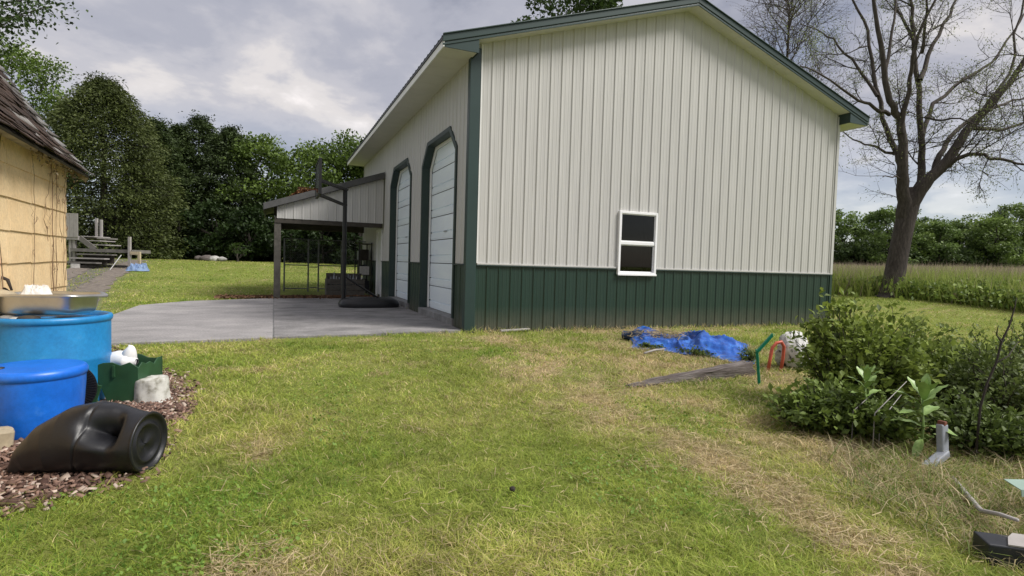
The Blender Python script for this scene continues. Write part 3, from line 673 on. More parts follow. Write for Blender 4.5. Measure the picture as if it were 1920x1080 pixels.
# local frame: +y runs along the wall away from the camera, +x is the wall's outward side; far corner at the origin
SL, SW, SH = 5.2, 3.2, 2.16
obj('wall', MB().box(-SW, -.012, -SL, -.01, -.05, SH).prism([(-SW, SH), (-.012, SH), (-SW/2, SH+2.2)], -SL, -.01, 1), 'ltbeam', shed)
EXP = .262; rs = random.Random(3)
zc = 1.18-EXP*4-.06
row = 0; z = zc-.02
while z < SH-.03:
    y = 0. if row % 2 == 0 else 0.
    off = [.62, .60, .615, .61][row % 4]; yy = .012; first = True
    while yy > -SL:
        w_ = off+rs.uniform(-.01, .01); y1 = yy-w_; zt = min(z+EXP+.02, SH)
        b_ = rs.uniform(0, .003); tilt = rs.uniform(-.004, .004)
        V = [(.016+b_, y1+.0035, z+tilt), (.016+b_, yy-.0035, z-tilt), (.005, yy-.0035, zt), (.005, y1+.0035, zt), (-.010, y1+.0035, z+tilt), (-.010, yy-.0035, z-tilt), (-.010, yy-.0035, zt), (-.010, y1+.0035, zt)]
        obj('siding_shingle', MB().add(V, [(0,1,2,3),(7,6,5,4),(0,4,5,1),(1,5,6,2),(2,6,7,3),(3,7,4,0)]), 'shedwall', shed, bevel=.003)
        yy = y1
    z += EXP; row += 1
obj('corner_board', MB().box(-.05, .004, .0135, .03, -.02, SH), 'shedwall', shed)
obj('eave_board', MB().box(.0, .10, -SL, .10, SH-.075, SH-.015), 'eaveboard', shed, bevel=.005)
# roof: flared, steep; shingle courses with lifted, broken butts
def sroof(t):       # t = slope length from the eave; returns x (inwards negative), z
    x = .15-t*.545*(1-.0*t); z = SH-.10+t*.83
    fl = math.exp(-t/.28); return x-.0+.06*fl, z+.07*fl-.07
obj('roof_deck', MB().add([(sroof(t_)[0]-.03, y_, sroof(t_)[1]-.02) for y_ in (-SL, .17) for t_ in np.linspace(0, 3.0, 13)], [(i, i+1, 13+i+1, 13+i) for i in range(12)]), 'ltbeam', shed, solid=.02, fix=False)
obj('roof_back', MB().add([(-SW-.15+.0, -SL, SH-.1), (-SW-.15, .17, SH-.1), (sroof(3.0)[0]-.03, .17, sroof(3.0)[1]-.02), (sroof(3.0)[0]-.03, -SL, sroof(3.0)[1]-.02)], [(0, 1, 2, 3)]), 'roofsh', shed, solid=.02, fix=False)
rng = np.random.default_rng(12); VV = []; FF = []; CC = []
for k in range(36):
    t0 = k*.083; yy = .20+rng.uniform(-.02, .03)
    while yy > -SL:
        w_ = rng.uniform(.16, .33); y1 = yy-w_; lift = .009+abs(rng.normal())*.008; l2 = lift+rng.normal()*.004
        if yy > .0: lift += rng.random()*.03
        t1 = t0+.15; ta = t0+rng.normal()*.012
        (xa, za), (xb, zb) = sroof(max(ta, -.02)), sroof(t1); nv = np.array([.84, .545])
        e = len(VV)
        for (x_, z_, l_, y_) in ((xa, za, lift, yy-.004), (xa, za, l2, y1+.004), (xb, zb, .004, y1+.004), (xb, zb, .004, yy-.004)):
            VV.append((x_+nv[0]*l_, y_, z_+nv[1]*l_))
        for (x_, z_, l_, y_) in ((xa, za, lift-.010, yy-.004), (xa, za, l2-.010, y1+.004)): VV.append((x_+nv[0]*l_, y_, z_+nv[1]*l_))
        FF += [(e, e+1, e+2, e+3), (e, e+4, e+5, e+1)]
        edge = sst(-.30, .20, (yy+y1)/2+rng.normal()*.12)
        base_ = np.array([.066, .040, .031])*(.55+.8*rng.random())
        c = base_*(1-edge)+np.array([.26, .25, .25])*edge*(.5+.7*rng.random())
        if rng.random() < .05: c = np.array([.3, .28, .27])
        CC += [c]*6; yy = y1
npmesh('roof_shingles', VV, FF, np.array(CC), 'roofsh', shed, kind='stuff')
obj('rake_board', MB().add([(sroof(t_)[0]-.045+dx, y_, sroof(t_)[1]-.03+dx*.3-(.0 if dx else .06)) for y_ in (.175, .195) for dx in (0., .03) for t_ in np.linspace(0.02, 3.0, 13)], [(i, i+1, 13+i+1, 13+i) for i in range(12)]+[(26+i, 26+i+1, 39+i+1, 39+i) for i in range(12)]+[(13+i, 13+i+1, 39+i+1, 39+i) for i in range(12)]), 'eaveboard', shed, fix=False)
# dead vines climbing the wall
vn = MB(); rv = random.Random(9)
def vine(y0, z0, z1, r, wob, mb):
    pts = []; y_ = y0; n_ = 16
    for k in range(n_): 
        y_ += rv.gauss(0, wob); pts.append((.026+rv.uniform(0, .012), y_, z0+(z1-z0)*k/(n_-1)))
    mb.tube(pts, [r*(1-.6*k/(n_-1)) for k in range(n_)], 5); return pts
main = []
for y0, z0, z1, r, w_ in ((-.60, .0, SH-.02, .0075, .010), (-.585, .3, SH, .005, .016), (-.22, .6, SH, .003, .02), (-.12, .9, SH, .003, .02), (-.30, 1.3, SH, .0028, .03), (-.85, 1.3, SH-.1, .003, .04), (-1.3, 0, SH, .004, .03), (-2.1, 0, SH, .005, .03)):
    p = vine(y0, z0, z1, r, w_, vn); main.append(p)
    for _ in range(5):
        s = rv.choice(p[3:]); q = [s]; d_ = rv.choice((-1, 1))
        for k in range(6): q.append((.024+rv.uniform(0, .02), q[-1][1]+d_*rv.uniform(.0, .05), q[-1][2]+rv.uniform(-.05, .05)))
        vn.tube(q, [.0024-.0003*k for k in range(7)], 4)
vo = thing('dead_vine', 'brown dead vine stems clinging to the yellow shed wall', 'vine', (SHEDC[0], SHEDC[1], 0), math.atan2(-SHEDU[0], SHEDU[1]))
obj('vine_stems', vn, 'vine', vo, fix=False)
rng = np.random.default_rng(21); n = 200
C = np.stack([.05+.09*rng.random(n), -rng.random(n)**1.1*1.5+.08, SH-.06-np.abs(rng.normal(size=n))*.07], 1)
V, F, cc = leaves(C, .02+.03*rng.random(n), rng, .5, .2, np.array([.3, .24, .15])*(.4+1.2*rng.random((n, 1))), droop=.8)
npmesh('withered_leaves', V, F, cc, 'litter', vo, kind='stuff')

# ------------------------------------------------------------------ deck and steps behind the shed
DK = D(147, 490, 25.); DK[2] = float(terr(DK[0], DK[1])); KS = 25/1041.6
dk = thing('wooden_deck', 'weathered grey wooden deck with steps behind the yellow shed', 'deck', DK, -YAW)
def kx(px): return (px-147)*KS
def kz(py): return (490-py)*KS
for k in range(12): obj('railing_board', MB().box(kx(147)-(k+1)*.19+.006, kx(147)-k*.19-.006, -.02, .0, kz(436), kz(392)), 'deckpale', dk)
obj('deck_beam', MB().box(-2.6, 0, .003, .06, kz(441), kz(434)), 'deckpale', dk)
obj('deck_floor', MB().box(-2.6, 0, .062, 2.5, kz(437), kz(434)), 'deckwood', dk)
for x_ in (kx(129), kx(136), -2.4): obj('post', MB().box(x_-.06, x_+.06, .07, .19, -.1, kz(441)), 'deckpale', dk)
for x_, top in ((kx(152), 398), (kx(161), 400)): obj('railing_post', MB().box(x_-.045, x_+.045, .9, .99, kz(434), kz(top)), 'deckpale', dk)
for k, (a, b, yy) in enumerate(((147, 174, 433.5), (158, 184, 441), (170, 195, 448.5))): obj('step', MB().box(kx(a), kx(b), .1, 1.1, kz(yy+1.6), kz(yy)), 'deckpale', dk)
obj('stringer', MB().obox((0, 0, 0), (kx(147), .08, kz(437)), (kx(176), .08, kz(458)), .05, .22), 'deckwood', dk)
obj('landing', MB().box(kx(135), kx(250), -.1, 1.2, kz(463), kz(457)), 'deckwood', dk)
for k, yy in enumerate((466.5, 474, 482)): obj('step', MB().box(kx(156-k*3), kx(222-k*5), -.4-k*.3, -.1-k*.3+.02, kz(yy+2.2), kz(yy)), 'deckpale' if k == 1 else 'deckwood', dk)
for k in range(3): obj('riser', MB().box(kx(160-k*3), kx(218-k*5), -.13-k*.3, -.11-k*.3, kz(484+k*2), kz(467+k*7)), 'ltbeam', dk)
for x_, top in ((246, 433), (264, 460)): obj('post', MB().box(kx(x_)-.05, kx(x_)+.05, -.15, -.05, -.1, kz(top)), 'deckpale' if x_ == 246 else 'eaveboard', dk)
obj('end_board', MB().box(kx(248), kx(263), -.16, -.11, kz(466), kz(460)), 'eaveboard', dk)
lb = D(214, 476, 24.); lb[2] = float(terr(lb[0], lb[1]))
obj('leaning_board', MB().obox((0, 0, 0), (-.18, 0, .0), (.17, .2, .66), .10, .03), 'whitepl', None, False, lb, rot=(0, 0, -YAW), bevel=.006, label='white board leaning against the deck steps', cat='board')
b0 = D(142, 486, 24); b0[2] = float(terr(b0[0], b0[1]))
cb = obj('concrete_block', MB().box(-.16, .16, -.1, .1, 0, .19).box(-.12, -.03, -.102, -.09, .03, .16).box(.03, .12, -.102, -.09, .03, .16), 'rock', None, False, b0, bevel=.008, label='grey concrete block on the grass below the deck', cat='block')
def crumple(u, v, L, Wd, H, seed):
    f = math.sin(math.pi*u)*math.sin(math.pi*v); g_ = 0.
    for o, (fq, am) in enumerate(((4, .55), (9, .35), (19, .22))):
        g_ += am*(1-abs(2*float(vnoise(u*fq+v*fq*.3, v*fq*.8-u, 1., seed+o))-1))**1.6
    jx = .06*(float(vnoise(u*11, v*9, 1., seed+5))-.5); jy = .06*(float(vnoise(u*9, v*11, 1., seed+6))-.5)
    return ((u-.5+jx)*L, (v-.5+jy)*Wd, .005+H*min(1, 3*f)*g_)
b1 = D(258, 487, 24.2); b1[2] = float(terr(b1[0], b1[1]))
obj('tarp_bundle', MB().grid(lambda u, v: crumple(u, v, .85, .6, .36, 3), 40, 30), 'tarppale', None, True, b1, label='faded pale blue tarp bundle at the end of the deck', cat='tarp')
# stones on the rim of the lawn under the conifers
for k, (px, r_, m, lab) in enumerate(((388, .30, 'greywood', 'dark grey stone on the lawn edge under the conifers'), (402, .26, 'rock', 'larger pale stone on the lawn edge beside the dark stone'), (416, .2, 'rock', 'small pale stone at the end of the row under the conifers'), (374, .22, 'greywood', 'small brown stone at the dark end of the row under the conifers'))):
    p = D(px, 490, 34.); p[2] = float(terr(p[0], p[1])); rr = np.random.default_rng(k)
    def rk(u, v, r_=r_, k=k):
        a = 2*math.pi*u; e = math.pi*v; q = r_*(.75+.5*float(vnoise(3+math.cos(a)*2+k*7, 3+math.sin(a)*2+v*3, 1.3, k))); return (q*1.3*math.cos(a)*math.sin(e), q*math.sin(a)*math.sin(e), .12-q*.75*math.cos(e))
    obj('stone', MB().grid(rk, 14, 9, True), m, None, True, p, label=lab, cat='stone', group='stones along the lawn edge')

# ------------------------------------------------------------------ blue drums, pan, junk by the shed
d1 = D(66, 700, 3.70); d1[2] = 0.
H1 = .455
dr1 = thing('blue_drum', 'bright blue upturned half drum with domed lid on the bark chips', 'drum', d1)
obj('body', MB().lathe([(.215, -.01), (.235, .0), (.245, .03), (.262, .18), (.272, .33), (.272, H1-.075)], 64), 'blue', dr1, True)
obj('lid', MB().lathe([(.272, H1-.078), (.280, H1-.07), (.285, H1-.052), (.284, H1-.036), (.274, H1-.018), (.258, H1-.010), (.24, H1-.012), (.15, H1-.004), (.001, H1)], 64), 'blue', dr1, True)
obj('bung', MB().lathe([(.026, H1-.008), (.026, H1+.001), (.018, H1+.003), (.001, H1+.001)], 18, (-.15, -.10, 0)), 'navy', dr1, True)
d2 = D(94, 592, 4.4); d2[2] = 0.; H2 = .71
dr2 = thing('blue_drum', 'larger pale blue drum carrying a steel pan beside the shed', 'drum', d2)
obj('body', MB().lathe([(.36, -.01), (.385, .02), (.392, .12), (.394, .36), (.398, .372), (.394, .384), (.394, H2-.05)], 72), 'blue2', dr2, True)
obj('rim', MB().lathe([(.393, H2-.055), (.404, H2-.045), (.408, H2-.022), (.400, H2-.004), (.385, H2), (.368, H2-.006), (.362, H2-.04)], 72), 'blue2', dr2, True)
obj('lid', MB().lathe([(.362, H2-.04), (.30, H2-.03), (.12, H2-.024), (.001, H2-.022)], 72), 'blue2', dr2, True)
# pan on the drum
pc = D(92, 560, 4.36); zt = H2-.0
pan = thing('steel_pan', 'dull stainless steel pan lying on the large blue drum', 'pan', (pc[0], pc[1], H2-.02), -YAW+.10)
def rr_(a, hx, hy, p=5.):
    c, s = math.cos(a), math.sin(a); k = (abs(c/hx)**p+abs(s/hy)**p)**(-1/p); return c*k, s*k
def panf(u, v):
    lv = int(round(v*9)); a = 2*math.pi*u
    ring = [(.04, .05, .028), (.24, .15, .026), (.272, .178, .034), (.286, .19, .06), (.300, .204, .180), (.306, .210, .188), (.342, .246, .192), (.352, .256, .184), (.350, .254, .172), (.346, .250, .176)][lv]
    x_, y_ = rr_(a, ring[0], ring[1], 4.5); sag = -.02*max(0, (x_-.26)/.1)*(1 if lv >= 5 else 0)*(1+.5*math.sin(3*a))
    return (x_, y_, ring[2]+sag+.018*x_)
po = obj('pan_body', MB().grid(panf, 96, 10, True), 'steel', pan, True, solid=.0025)
md = po.modifiers.new('sub', 'SUBSURF'); md.levels = 1; md.render_levels = 1
for k, (dx, dy, r_, m, nm, lab) in enumerate(((-.16, -.19, .035, 'rock', 'pebble', 'grey pebble wedged under the pan near the shed side'), (-.05, -.24, .028, 'rock', 'pebble', 'pale small pebble on the drum lid in front of the pan'), (.03, -.22, .04, 'ltbeam', 'wood_chunk', 'dark wood chunk on the drum lid under the pan'))):
    c_, s_ = math.cos(-YAW), math.sin(-YAW); p = (pc[0]+dx*c_-dy*s_, pc[1]+dx*s_+dy*c_, H2-.03)
    obj(nm, MB().grid(lambda u, v, r_=r_, k=k: (r_*1.6*math.cos(6.283*u)*math.sin(3.1416*v)*(1+.2*math.sin(9*u+k)), r_*math.sin(6.283*u)*math.sin(3.1416*v), r_*.55-r_*.6*math.cos(3.1416*v)), 14, 8, True), m, None, True, p, label=lab, cat='stone' if m == 'rock' else 'wood')
# beige crock lying on its side by the pan
bc = D(-2, 575, 4.25)
ck = thing('beige_crock', 'beige stoneware crock lying beside the steel pan', 'crock', (bc[0], bc[1], H2-.005), -YAW)
obj('crock_body', MB().tube([(-.20, 0, .10), (-.17, 0, .10), (.02, 0, .10), (.09, 0, .10), (.115, 0, .10)], [.06, .095, .10, .085, .06], 28), 'beige', ck, True, angle=60)
obj('crock_mouth', MB().tube([(.113, 0, .10), (.130, 0, .10)], [.062, .066], 28), 'ltbeam', ck, True, angle=40)
# paper scraps and a dry branch in the pan
sp_ = D(68, 531, 4.38)
obj('crumpled_paper', MB().grid(lambda u, v: crumple(u, v, .19, .13, .075, 11), 36, 30), 'paper', None, True, (sp_[0], sp_[1], H2+.150), rot=(0, 0, .4), label='crumpled off-white paper sticking out of the steel pan', cat='paper')
br = D(10, 540, 4.3)
mb = MB(); mb.tube([(-.25, 0, .0), (-.12, .0, .05), (-.03, 0, .12), (.02, 0, .10), (.05, .0, .02)], [.012, .014, .016, .013, .008], 7).tube([(-.12, 0, .05), (-.02, .02, .03), (.03, .02, .0)], [.010, .009, .006], 6)
obj('dry_branch', mb, 'barkdark', None, True, (br[0], br[1], H2+.165), rot=(0, 0, -YAW), label='dark crooked dry branch resting on the pan rim', cat='branch')
# black ribbed lid leaning between the drums
ld = D(119, 722, 4.06); 
lid = thing('drum_lid', 'black ribbed plastic lid wedged upright between the two blue drums', 'lid', (ld[0], ld[1], 0), -YAW+.55)
mb = MB(); mb.tube([(0, -.012, .20), (0, .012, .20)], [.20, .20], 48)
obj('disc', mb, 'black', lid, True, angle=40)
mb = MB()
for k in range(60):
    a = 2*math.pi*k/60; mb.obox((0, 0, .20), (.10*math.cos(a), -.0165, .10*math.sin(a)), (.194*math.cos(a), -.0165, .194*math.sin(a)), .007, .008)
obj('ribs', mb, 'blackpl', lid, fix=False)
# crushed black drum
RIGHT = np.array([math.cos(YAW), -math.sin(YAW), 0.])
A0 = at(60, 879)[:2]; 
bd = thing('crushed_drum', 'crushed black plastic drum lying on its side on the bark chips', 'drum', (A0[0], A0[1], 0), -YAW+.02)
L_ = .635
def body(u, v):
    s = v; th = 2*math.pi*u
    h = float(np.interp(s, [0, .06, .2, .4, .58, .75, .9, 1], [.05, .165, .275, .355, .38, .365, .335, .325]))
    a = float(np.interp(s, [0, .1, .3, .55, .8, 1], [.14, .17, .20, .195, .17, .160]))
    p = float(np.interp(s, [0, .5, 1], [2.6, 2.2, 2.0])); c, sn = math.cos(th), math.sin(th)
    k = (abs(c)**p+abs(sn)**p)**(-1/p)
    y_ = a*c*k; z_ = h/2+h/2*sn*k
    dth = (th-2.52+math.pi) % (2*math.pi)-math.pi
    sg = .17 if s < .80 else .055
    dent = math.exp(-((s-.80)/sg)**2-(dth/(.32+.42*max(0, s-.5)))**2)
    ridge = math.exp(-((s-.74)/.16)**2-((dth-.62)/.2)**2)
    n = np.array([c, sn]); y_ -= c*(.205*dent-.022*ridge); z_ -= sn*(.205*dent-.022*ridge)
    seam = math.exp(-((s-.56-.10*(z_/max(h, .05)-.4))/.010)**2)
    y_ -= c*.007*seam; z_ -= sn*.007*seam
    z_ = max(z_, .004)
    return (L_*s+.03*math.sin(th*2+s*3)*(1-s), y_-.0, z_)
obj('body', MB().grid(body, 120, 160, True), 'blackpl', bd, True)
def capf(u, v):
    th = 2*math.pi*u; rings = [(1.0, 0), (1.02, .006), (1.0, .014), (.93, .014), (.90, .0), (.86, -.008), (.70, -.008), (.66, .004), (.60, .004), (.55, -.012), (.3, -.016), (.02, -.018)]
    r_, dx = rings[int(round(v*11))]; wv = .010*math.sin(2*th+1)*(1-r_)
    return (L_+dx+wv+.02*r_*math.cos(th+.6)*(1-r_), .163*r_*math.cos(th)*(1-.10*(1-r_)), .165+.163*r_*math.sin(th)-.012*(1-r_))
obj('end_cap', MB().grid(capf, 64, 12, True), 'blackpl', bd, True)
obj('flattened_edge', MB().tube([(.002, -.125, .018), (-.008, -.05, .026), (-.008, .05, .026), (.002, .125, .018)], .012, 8), 'blackpl', bd, True)
# broken green crate with white plastic, broken bucket, old boards
gc = at(226, 752); gcp = np.array([gc[0]-.04, gc[1]+.07, 0])
cr_ = thing('broken_crate', 'broken dark green plastic crate with jagged rim on the bark chips', 'crate', gcp, -YAW+.12); cr_.scale = (1.04, 1, 1.12)
rj = random.Random(17)
def jag(n, z, amp, w):
    return [(-w/2+w*k/n, z+rj.uniform(-amp, amp)) for k in range(n+1)]
def wallpanel(name, poly, y0, y1, ax=1): obj(name, MB().prism(poly, y0, y1, ax), 'dgreen', cr_, bevel=.003)
wallpanel('back_wall', [(-.25, 0), (.25, 0)]+jag(9, .30, .022, .50)[::-1], .19, .20)
wallpanel('front_wall', [(-.25, 0), (-.02, 0), (-.05, .09), (-.03, .15), (-.09, .20), (-.11, .27), (-.2, .285), (-.25, .27)], -.20, -.19)
wallpanel('front_rail', [(-.25, .17), (-.03, .15), (.03, .02), (.25, 0.)]+jag(8, .285, .02, .50)[::-1], -.188, -.178)
wallpanel('side_wall', [(-.185, 0), (.185, 0)]+[(.185-.37*k/6, .28+rj.uniform(-.03, .02)) for k in range(7)], .24, .25, 0)
wallpanel('side_wall', [(-.185, 0), (.185, 0)]+[(.185-.37*k/6, .26+rj.uniform(-.03, .02)) for k in range(7)], -.25, -.24, 0)
wallpanel('loose_slat', [(-.09, 0), (.0, 0), (.05, .16), (-.02, .17)], -.30, -.288)
obj('crate_floor', MB().box(-.24, .24, -.18, .19, .004, .012), 'dgreen', cr_)
for xx in (-.08, .08): obj('rib', MB().box(xx-.008, xx+.008, -.205, -.1885, .20, .285), 'dgreen', cr_)
wj = gcp+np.array([-.02, .06, .0])
jug = thing('white_jug', 'white plastic jug lying in the broken green crate', 'jug', (wj[0], wj[1]+.02, .225), -YAW)
obj('jug_body', MB().grid(lambda u, v: ((v-.5)*.34, (.085+.01*math.sin(v*9))*math.cos(6.283*u)*min(1, 4*v+.3, 4*(1-v)+.3), .08+(.075+.014*math.sin(v*11+u*6))*math.sin(6.283*u)*min(1, 4*v+.3, 4*(1-v)+.3)), 20, 18, True), 'whitepl', jug, True)
obj('jug_neck', MB().grid(lambda u, v: (.10+(.062+.01*math.sin(6*u))*math.cos(6.283*u)*math.sin(math.pi*v)**.6, .05*math.sin(6.283*u)*math.sin(math.pi*v)**.6, .10-.10*math.cos(math.pi*v)+.02*math.cos(6.283*u)), 18, 12, True), 'whitepl', jug, True)
obj('torn_flap', MB().prism([(-.10, .10), (.02, .11), (-.03, .03)], -.262, -.258, 1), 'whitepl', jug)
bk = at(278, 757)
bu = thing('broken_bucket', 'dirty white broken bucket piece in front of the green crate', 'bucket', (bk[0]+.01, bk[1]+.04, 0), -YAW)
def bkf(u, v):
    lv = v; r_ = .145-.02*lv if lv < .8 else .129*math.sqrt(max(0, 1-((lv-.8)/.2)**2))*.98+.001
    z = .20*min(lv, .8)/.8+(.02*math.sin((lv-.8)/.2*1.57) if lv > .8 else 0); w_ = .008*math.sin(7*u*6.283+lv*3)*(1-lv)
    a = 6.283*u; return ((r_+w_)*math.cos(a)*1.02, (r_+w_)*math.sin(a)*.85, z-.01+.012*math.cos(a))
obj('shell', MB().grid(bkf, 40, 16, True), 'bucket', bu, True)
obj('rim', MB().tube([(.150*math.cos(a)*1.02, .150*math.sin(a)*.86, .012+.010*math.cos(a)) for a in np.linspace(0, 6.283, 33)], .009, 8, False), 'bucket', bu, True)
p = at(196, 690); 
for k, (dx, dy, z, rz) in enumerate(((-.02, .35, .015, .3), (.0, .38, .055, -.1), (-.05, .36, .095, .15))):
    obj('old_board', MB().box(-.16, .16, -.05, .05, -.015, .018), 'ltbeam', None, False, (p[0]+dx, p[1]-.35+dy*.6, z), rot=(0, .03*k, rz), bevel=.005, label=['bottom dark board', 'middle dark board', 'top dark board'][k]+' of the small stack behind the green crate', cat='board', group='stacked dark boards by the drum')
p = D(2, 830, 3.35)
obj('pale_stone', MB().box(-.06, .05, -.05, .05, -.02, .14), 'beige', None, False, (p[0], p[1], 0), rot=(.0, .1, .5), bevel=.03, label='pale sandy stone block at the foot of the bright blue drum', cat='stone')
# bark chips
rng = np.random.default_rng(31)
mnx = np.array(MULCH); n = 48000
x_ = rng.uniform(max(-5.2, mnx[:, 0].min()), mnx[:, 0].max(), n); y_ = rng.uniform(mnx[:, 1].min(), mnx[:, 1].max(), n)
k = inpoly(x_+rng.normal(size=n)*.08+.25*(vnoise(x_, y_, 4., 81)-.5), y_+rng.normal(size=n)*.08+.25*(vnoise(x_, y_, 4., 82)-.5), MULCH); x_, y_ = x_[k], y_[k]; n = len(x_)
L = .007+.017*rng.random(n)**2; Wd = L*(.35+.5*rng.random(n)); T = .002+.004*rng.random(n)
q = unit(rng.normal(size=(n, 3))*np.array([1, 1, .5])); nz = unit(np.cross(q, rng.normal(size=(n, 3))*.5+np.array([0, 0, 0.]) )+np.array([0, 0, .0])); up_ = np.cross(q, nz)
up_ = unit(up_*.4+np.array([0, 0, 1.])); nz = unit(np.cross(up_, q)); up_ = np.cross(q, nz)
C = np.stack([x_, y_, -.004+.034*rng.random(n)], 1)
V = np.stack([C+q*L[:, None]*a+nz*Wd[:, None]*b*(.7 if a > 0 else 1)+up_*T[:, None]*c for a, b, c in ((-1,-1,-1),(1,-1,-1),(1,1,-1),(-1,1,-1),(-1,-1,1),(1,-1,1),(1,1,1),(-1,1,1))], 1).reshape(-1, 3)
b8 = np.arange(n)[:, None]*8; F = np.concatenate([b8+np.array([f]) for f in ((4,5,6,7),(0,1,5,4),(1,2,6,5),(2,3,7,6),(3,0,4,7))], 0)
tone = rng.random((n, 1)); cc = np.array([.05, .024, .018])*(1-tone)+np.array([.27, .17, .13])*tone; pale = rng.random(n) < .13; cc[pale] = np.array([.46, .37, .31])*(.7+.4*rng.random((pale.sum(), 1)))
npmesh('bark_chips', V, F, np.repeat(cc, 8, 0), 'chip', kind='stuff', label='reddish brown bark chips spread around the blue drums', loc=(-4.4, -4.5, 0))
mcx = MULCH; M['mulchsoil'] = mat('mulch_soil', (.04, .022, .016), 1, .4, 14, .8, 40)
obj('mulch_bed', MB().prism(MULCH, -.03, .007, 2), 'mulchsoil', kind='structure', label='dark soil bed under the bark chips')

# ------------------------------------------------------------------ junk on the right
tl = [at(1180, 654)[:2], at(1424, 686)[:2], at(1402, 648)[:2], at(1186, 622)[:2]]
tm = np.mean(tl, 0)
rt3 = np.random.default_rng(44)
def tarpf(u, v):
    w = .06*math.sin(7*u+2)+.05*math.sin(17*u); vv = v+w*(.5 if v > .5 else -.3)
    p = (1-u)*(1-vv)*tl[0]+u*(1-vv)*tl[1]+u*vv*tl[2]+(1-u)*vv*tl[3]
    p = p+np.array([.05*math.sin(9*v+5*u), .06*math.sin(13*u)])
    e = min(1, 6*u, 6*(1-u), 5*v, 5*(1-v))
    r1 = 1-abs(2*float(vnoise(u*5+v*2, v*4-u, 1., 2))-1); r2 = 1-abs(2*float(vnoise(u*9+v*4, v*8-u*3, 1., 6))-1)
    r3 = 1-abs(2*float(vnoise(u*20+v*10, v*17-u*8, 1., 8))-1); r4 = float(vnoise(u*60, v*26, 1., 13))
    z = .015+e*(.06*r1**2+.06*r2**2.5+.032*r3**2.5+.006*r4)+.19*math.exp(-((u-.60+.20*(v-.5))/.055)**2-((v-.55)/.33)**2)+.13*math.exp(-((u-.76)/.12)**2-((v-.45)/.22)**2)*(.6+.6*r2)+.10*math.exp(-((u-.12)/.16)**2-((v-.7)/.35)**2)
    return (p[0]-tm[0], p[1]-tm[1], z*.92)
obj('blue_tarp', MB().grid(tarpf, 150, 56), 'tarp', None, True, (tm[0], tm[1], 0), solid=.004, label='crumpled bright blue tarp lying in the weeds by the green wainscot', cat='tarp')
p = at(1192, 642)
obj('tarp_roll', MB().grid(lambda u, v: ((v-.5)*.34, .09*math.cos(6.283*u)*(1-.2*math.sin(7*v)), .085+.085*math.sin(6.283*u)*(1-.25*math.sin(5*v+u*3))), 20, 14, True), 'tarpd', None, True, (p[0]+.05, p[1]+.15, 0), rot=(0, 0, -.9), label='dark navy rolled end of tarp beside the blue tarp', cat='tarp')
# straw strewn over the tarp
rng = np.random.default_rng(3); 
def straw(n, cx, cy, sx, sy, z0, z1, rng, ln=.12, wd=.004, colr=(.42, .33, .18)):
    C = np.stack([cx+rng.normal(size=n)*sx, cy+rng.normal(size=n)*sy, z0+(z1-z0)*rng.random(n)], 1)
    d = unit(rng.normal(size=(n, 3))*np.array([1, 1, .16])); L = (ln*(.4+rng.random(n)))[:, None]; s = unit(np.cross(d, np.array([0, 0, 1.])+rng.normal(size=(n, 3))*.3))*(wd*(.6+rng.random((n, 1))))
    V = np.stack([C-d*L/2-s, C-d*L/2+s, C+d*L/2+s, C+d*L/2-s], 1).reshape(-1, 3); F = np.arange(4*n).reshape(n, 4)
    return V, F, np.repeat(np.array(colr)*(.55+.75*rng.random((n, 1))), 4, 0)
u0 = (1-.28)*tl[0]*.45+.28*tl[1]*.45+.28*tl[2]*.55+(1-.28)*tl[3]*.55
V, F, cc = straw(800, u0[0], u0[1], .28, .20, .08, .20, rng)
npmesh('straw', V, F, cc, 'grass', kind='stuff', label='tan straw scattered over the end of the blue tarp', loc=(u0[0], u0[1], 0))
# weathered beam, thicker at one end
a = at(1178, 727)[:2]; b = at(1402, 702)[:2]; ang = math.atan2(b[1]-a[1], b[0]-a[0]); Lb = float(np.hypot(*(b-a)))
def beamf(u, v):
    s = v; h = .035+.135*s**.9; w_ = .045+.04*s; k = int(round(u*12)) % 12
    q = [(-1,0),(-1,.35),(-.98,.7),(-.9,.97),(-.4,1),(.1,.99),(.6,1),(.92,.95),(1,.7),(1,.35),(1,0),(0,0)][k]
    n_ = .006*math.sin(s*9+k*1.7)+.004*math.sin(s*23+k*3.1)
    return (Lb*s+(.04*math.sin(k*2.1) if s > .98 else 0), q[0]*w_+n_, max(-.03, q[1]*h+n_*(q[1] > .5)-.015))
bmo = MB().grid(beamf, 12, 60, True); bmo.f += [tuple(range(12)), tuple(59*12+k for k in range(12))]
obj('timber_beam', bmo, 'greywood', None, True, (a[0], a[1], 0), rot=(0, 0, ang), angle=35, label='weathered grey timber beam half sunk in the grass', cat='timber')
for k, (p0, p1, r_, lab) in enumerate((((1208, 668), (1246, 661), .016, 'pale stick on the grass in front of the blue tarp'), ((1346, 676), (1366, 668), .013, 'short pale stick between the tarp and the timber beam'), ((1326, 657), (1350, 655), .012, 'thin pink-grey stick at the edge of the blue tarp'))):
    q0, q1 = at(*p0), at(*p1); mid = (q0+q1)/2
    obj('stick', MB().tube([q0-mid+[0, 0, .04], np.array([.01, .02, .055]), q1-mid+[0, 0, .05]], [r_, r_*.9, r_*.6], 7), 'deckpale', None, True, (mid[0], mid[1], 0), label=lab, cat='stick')
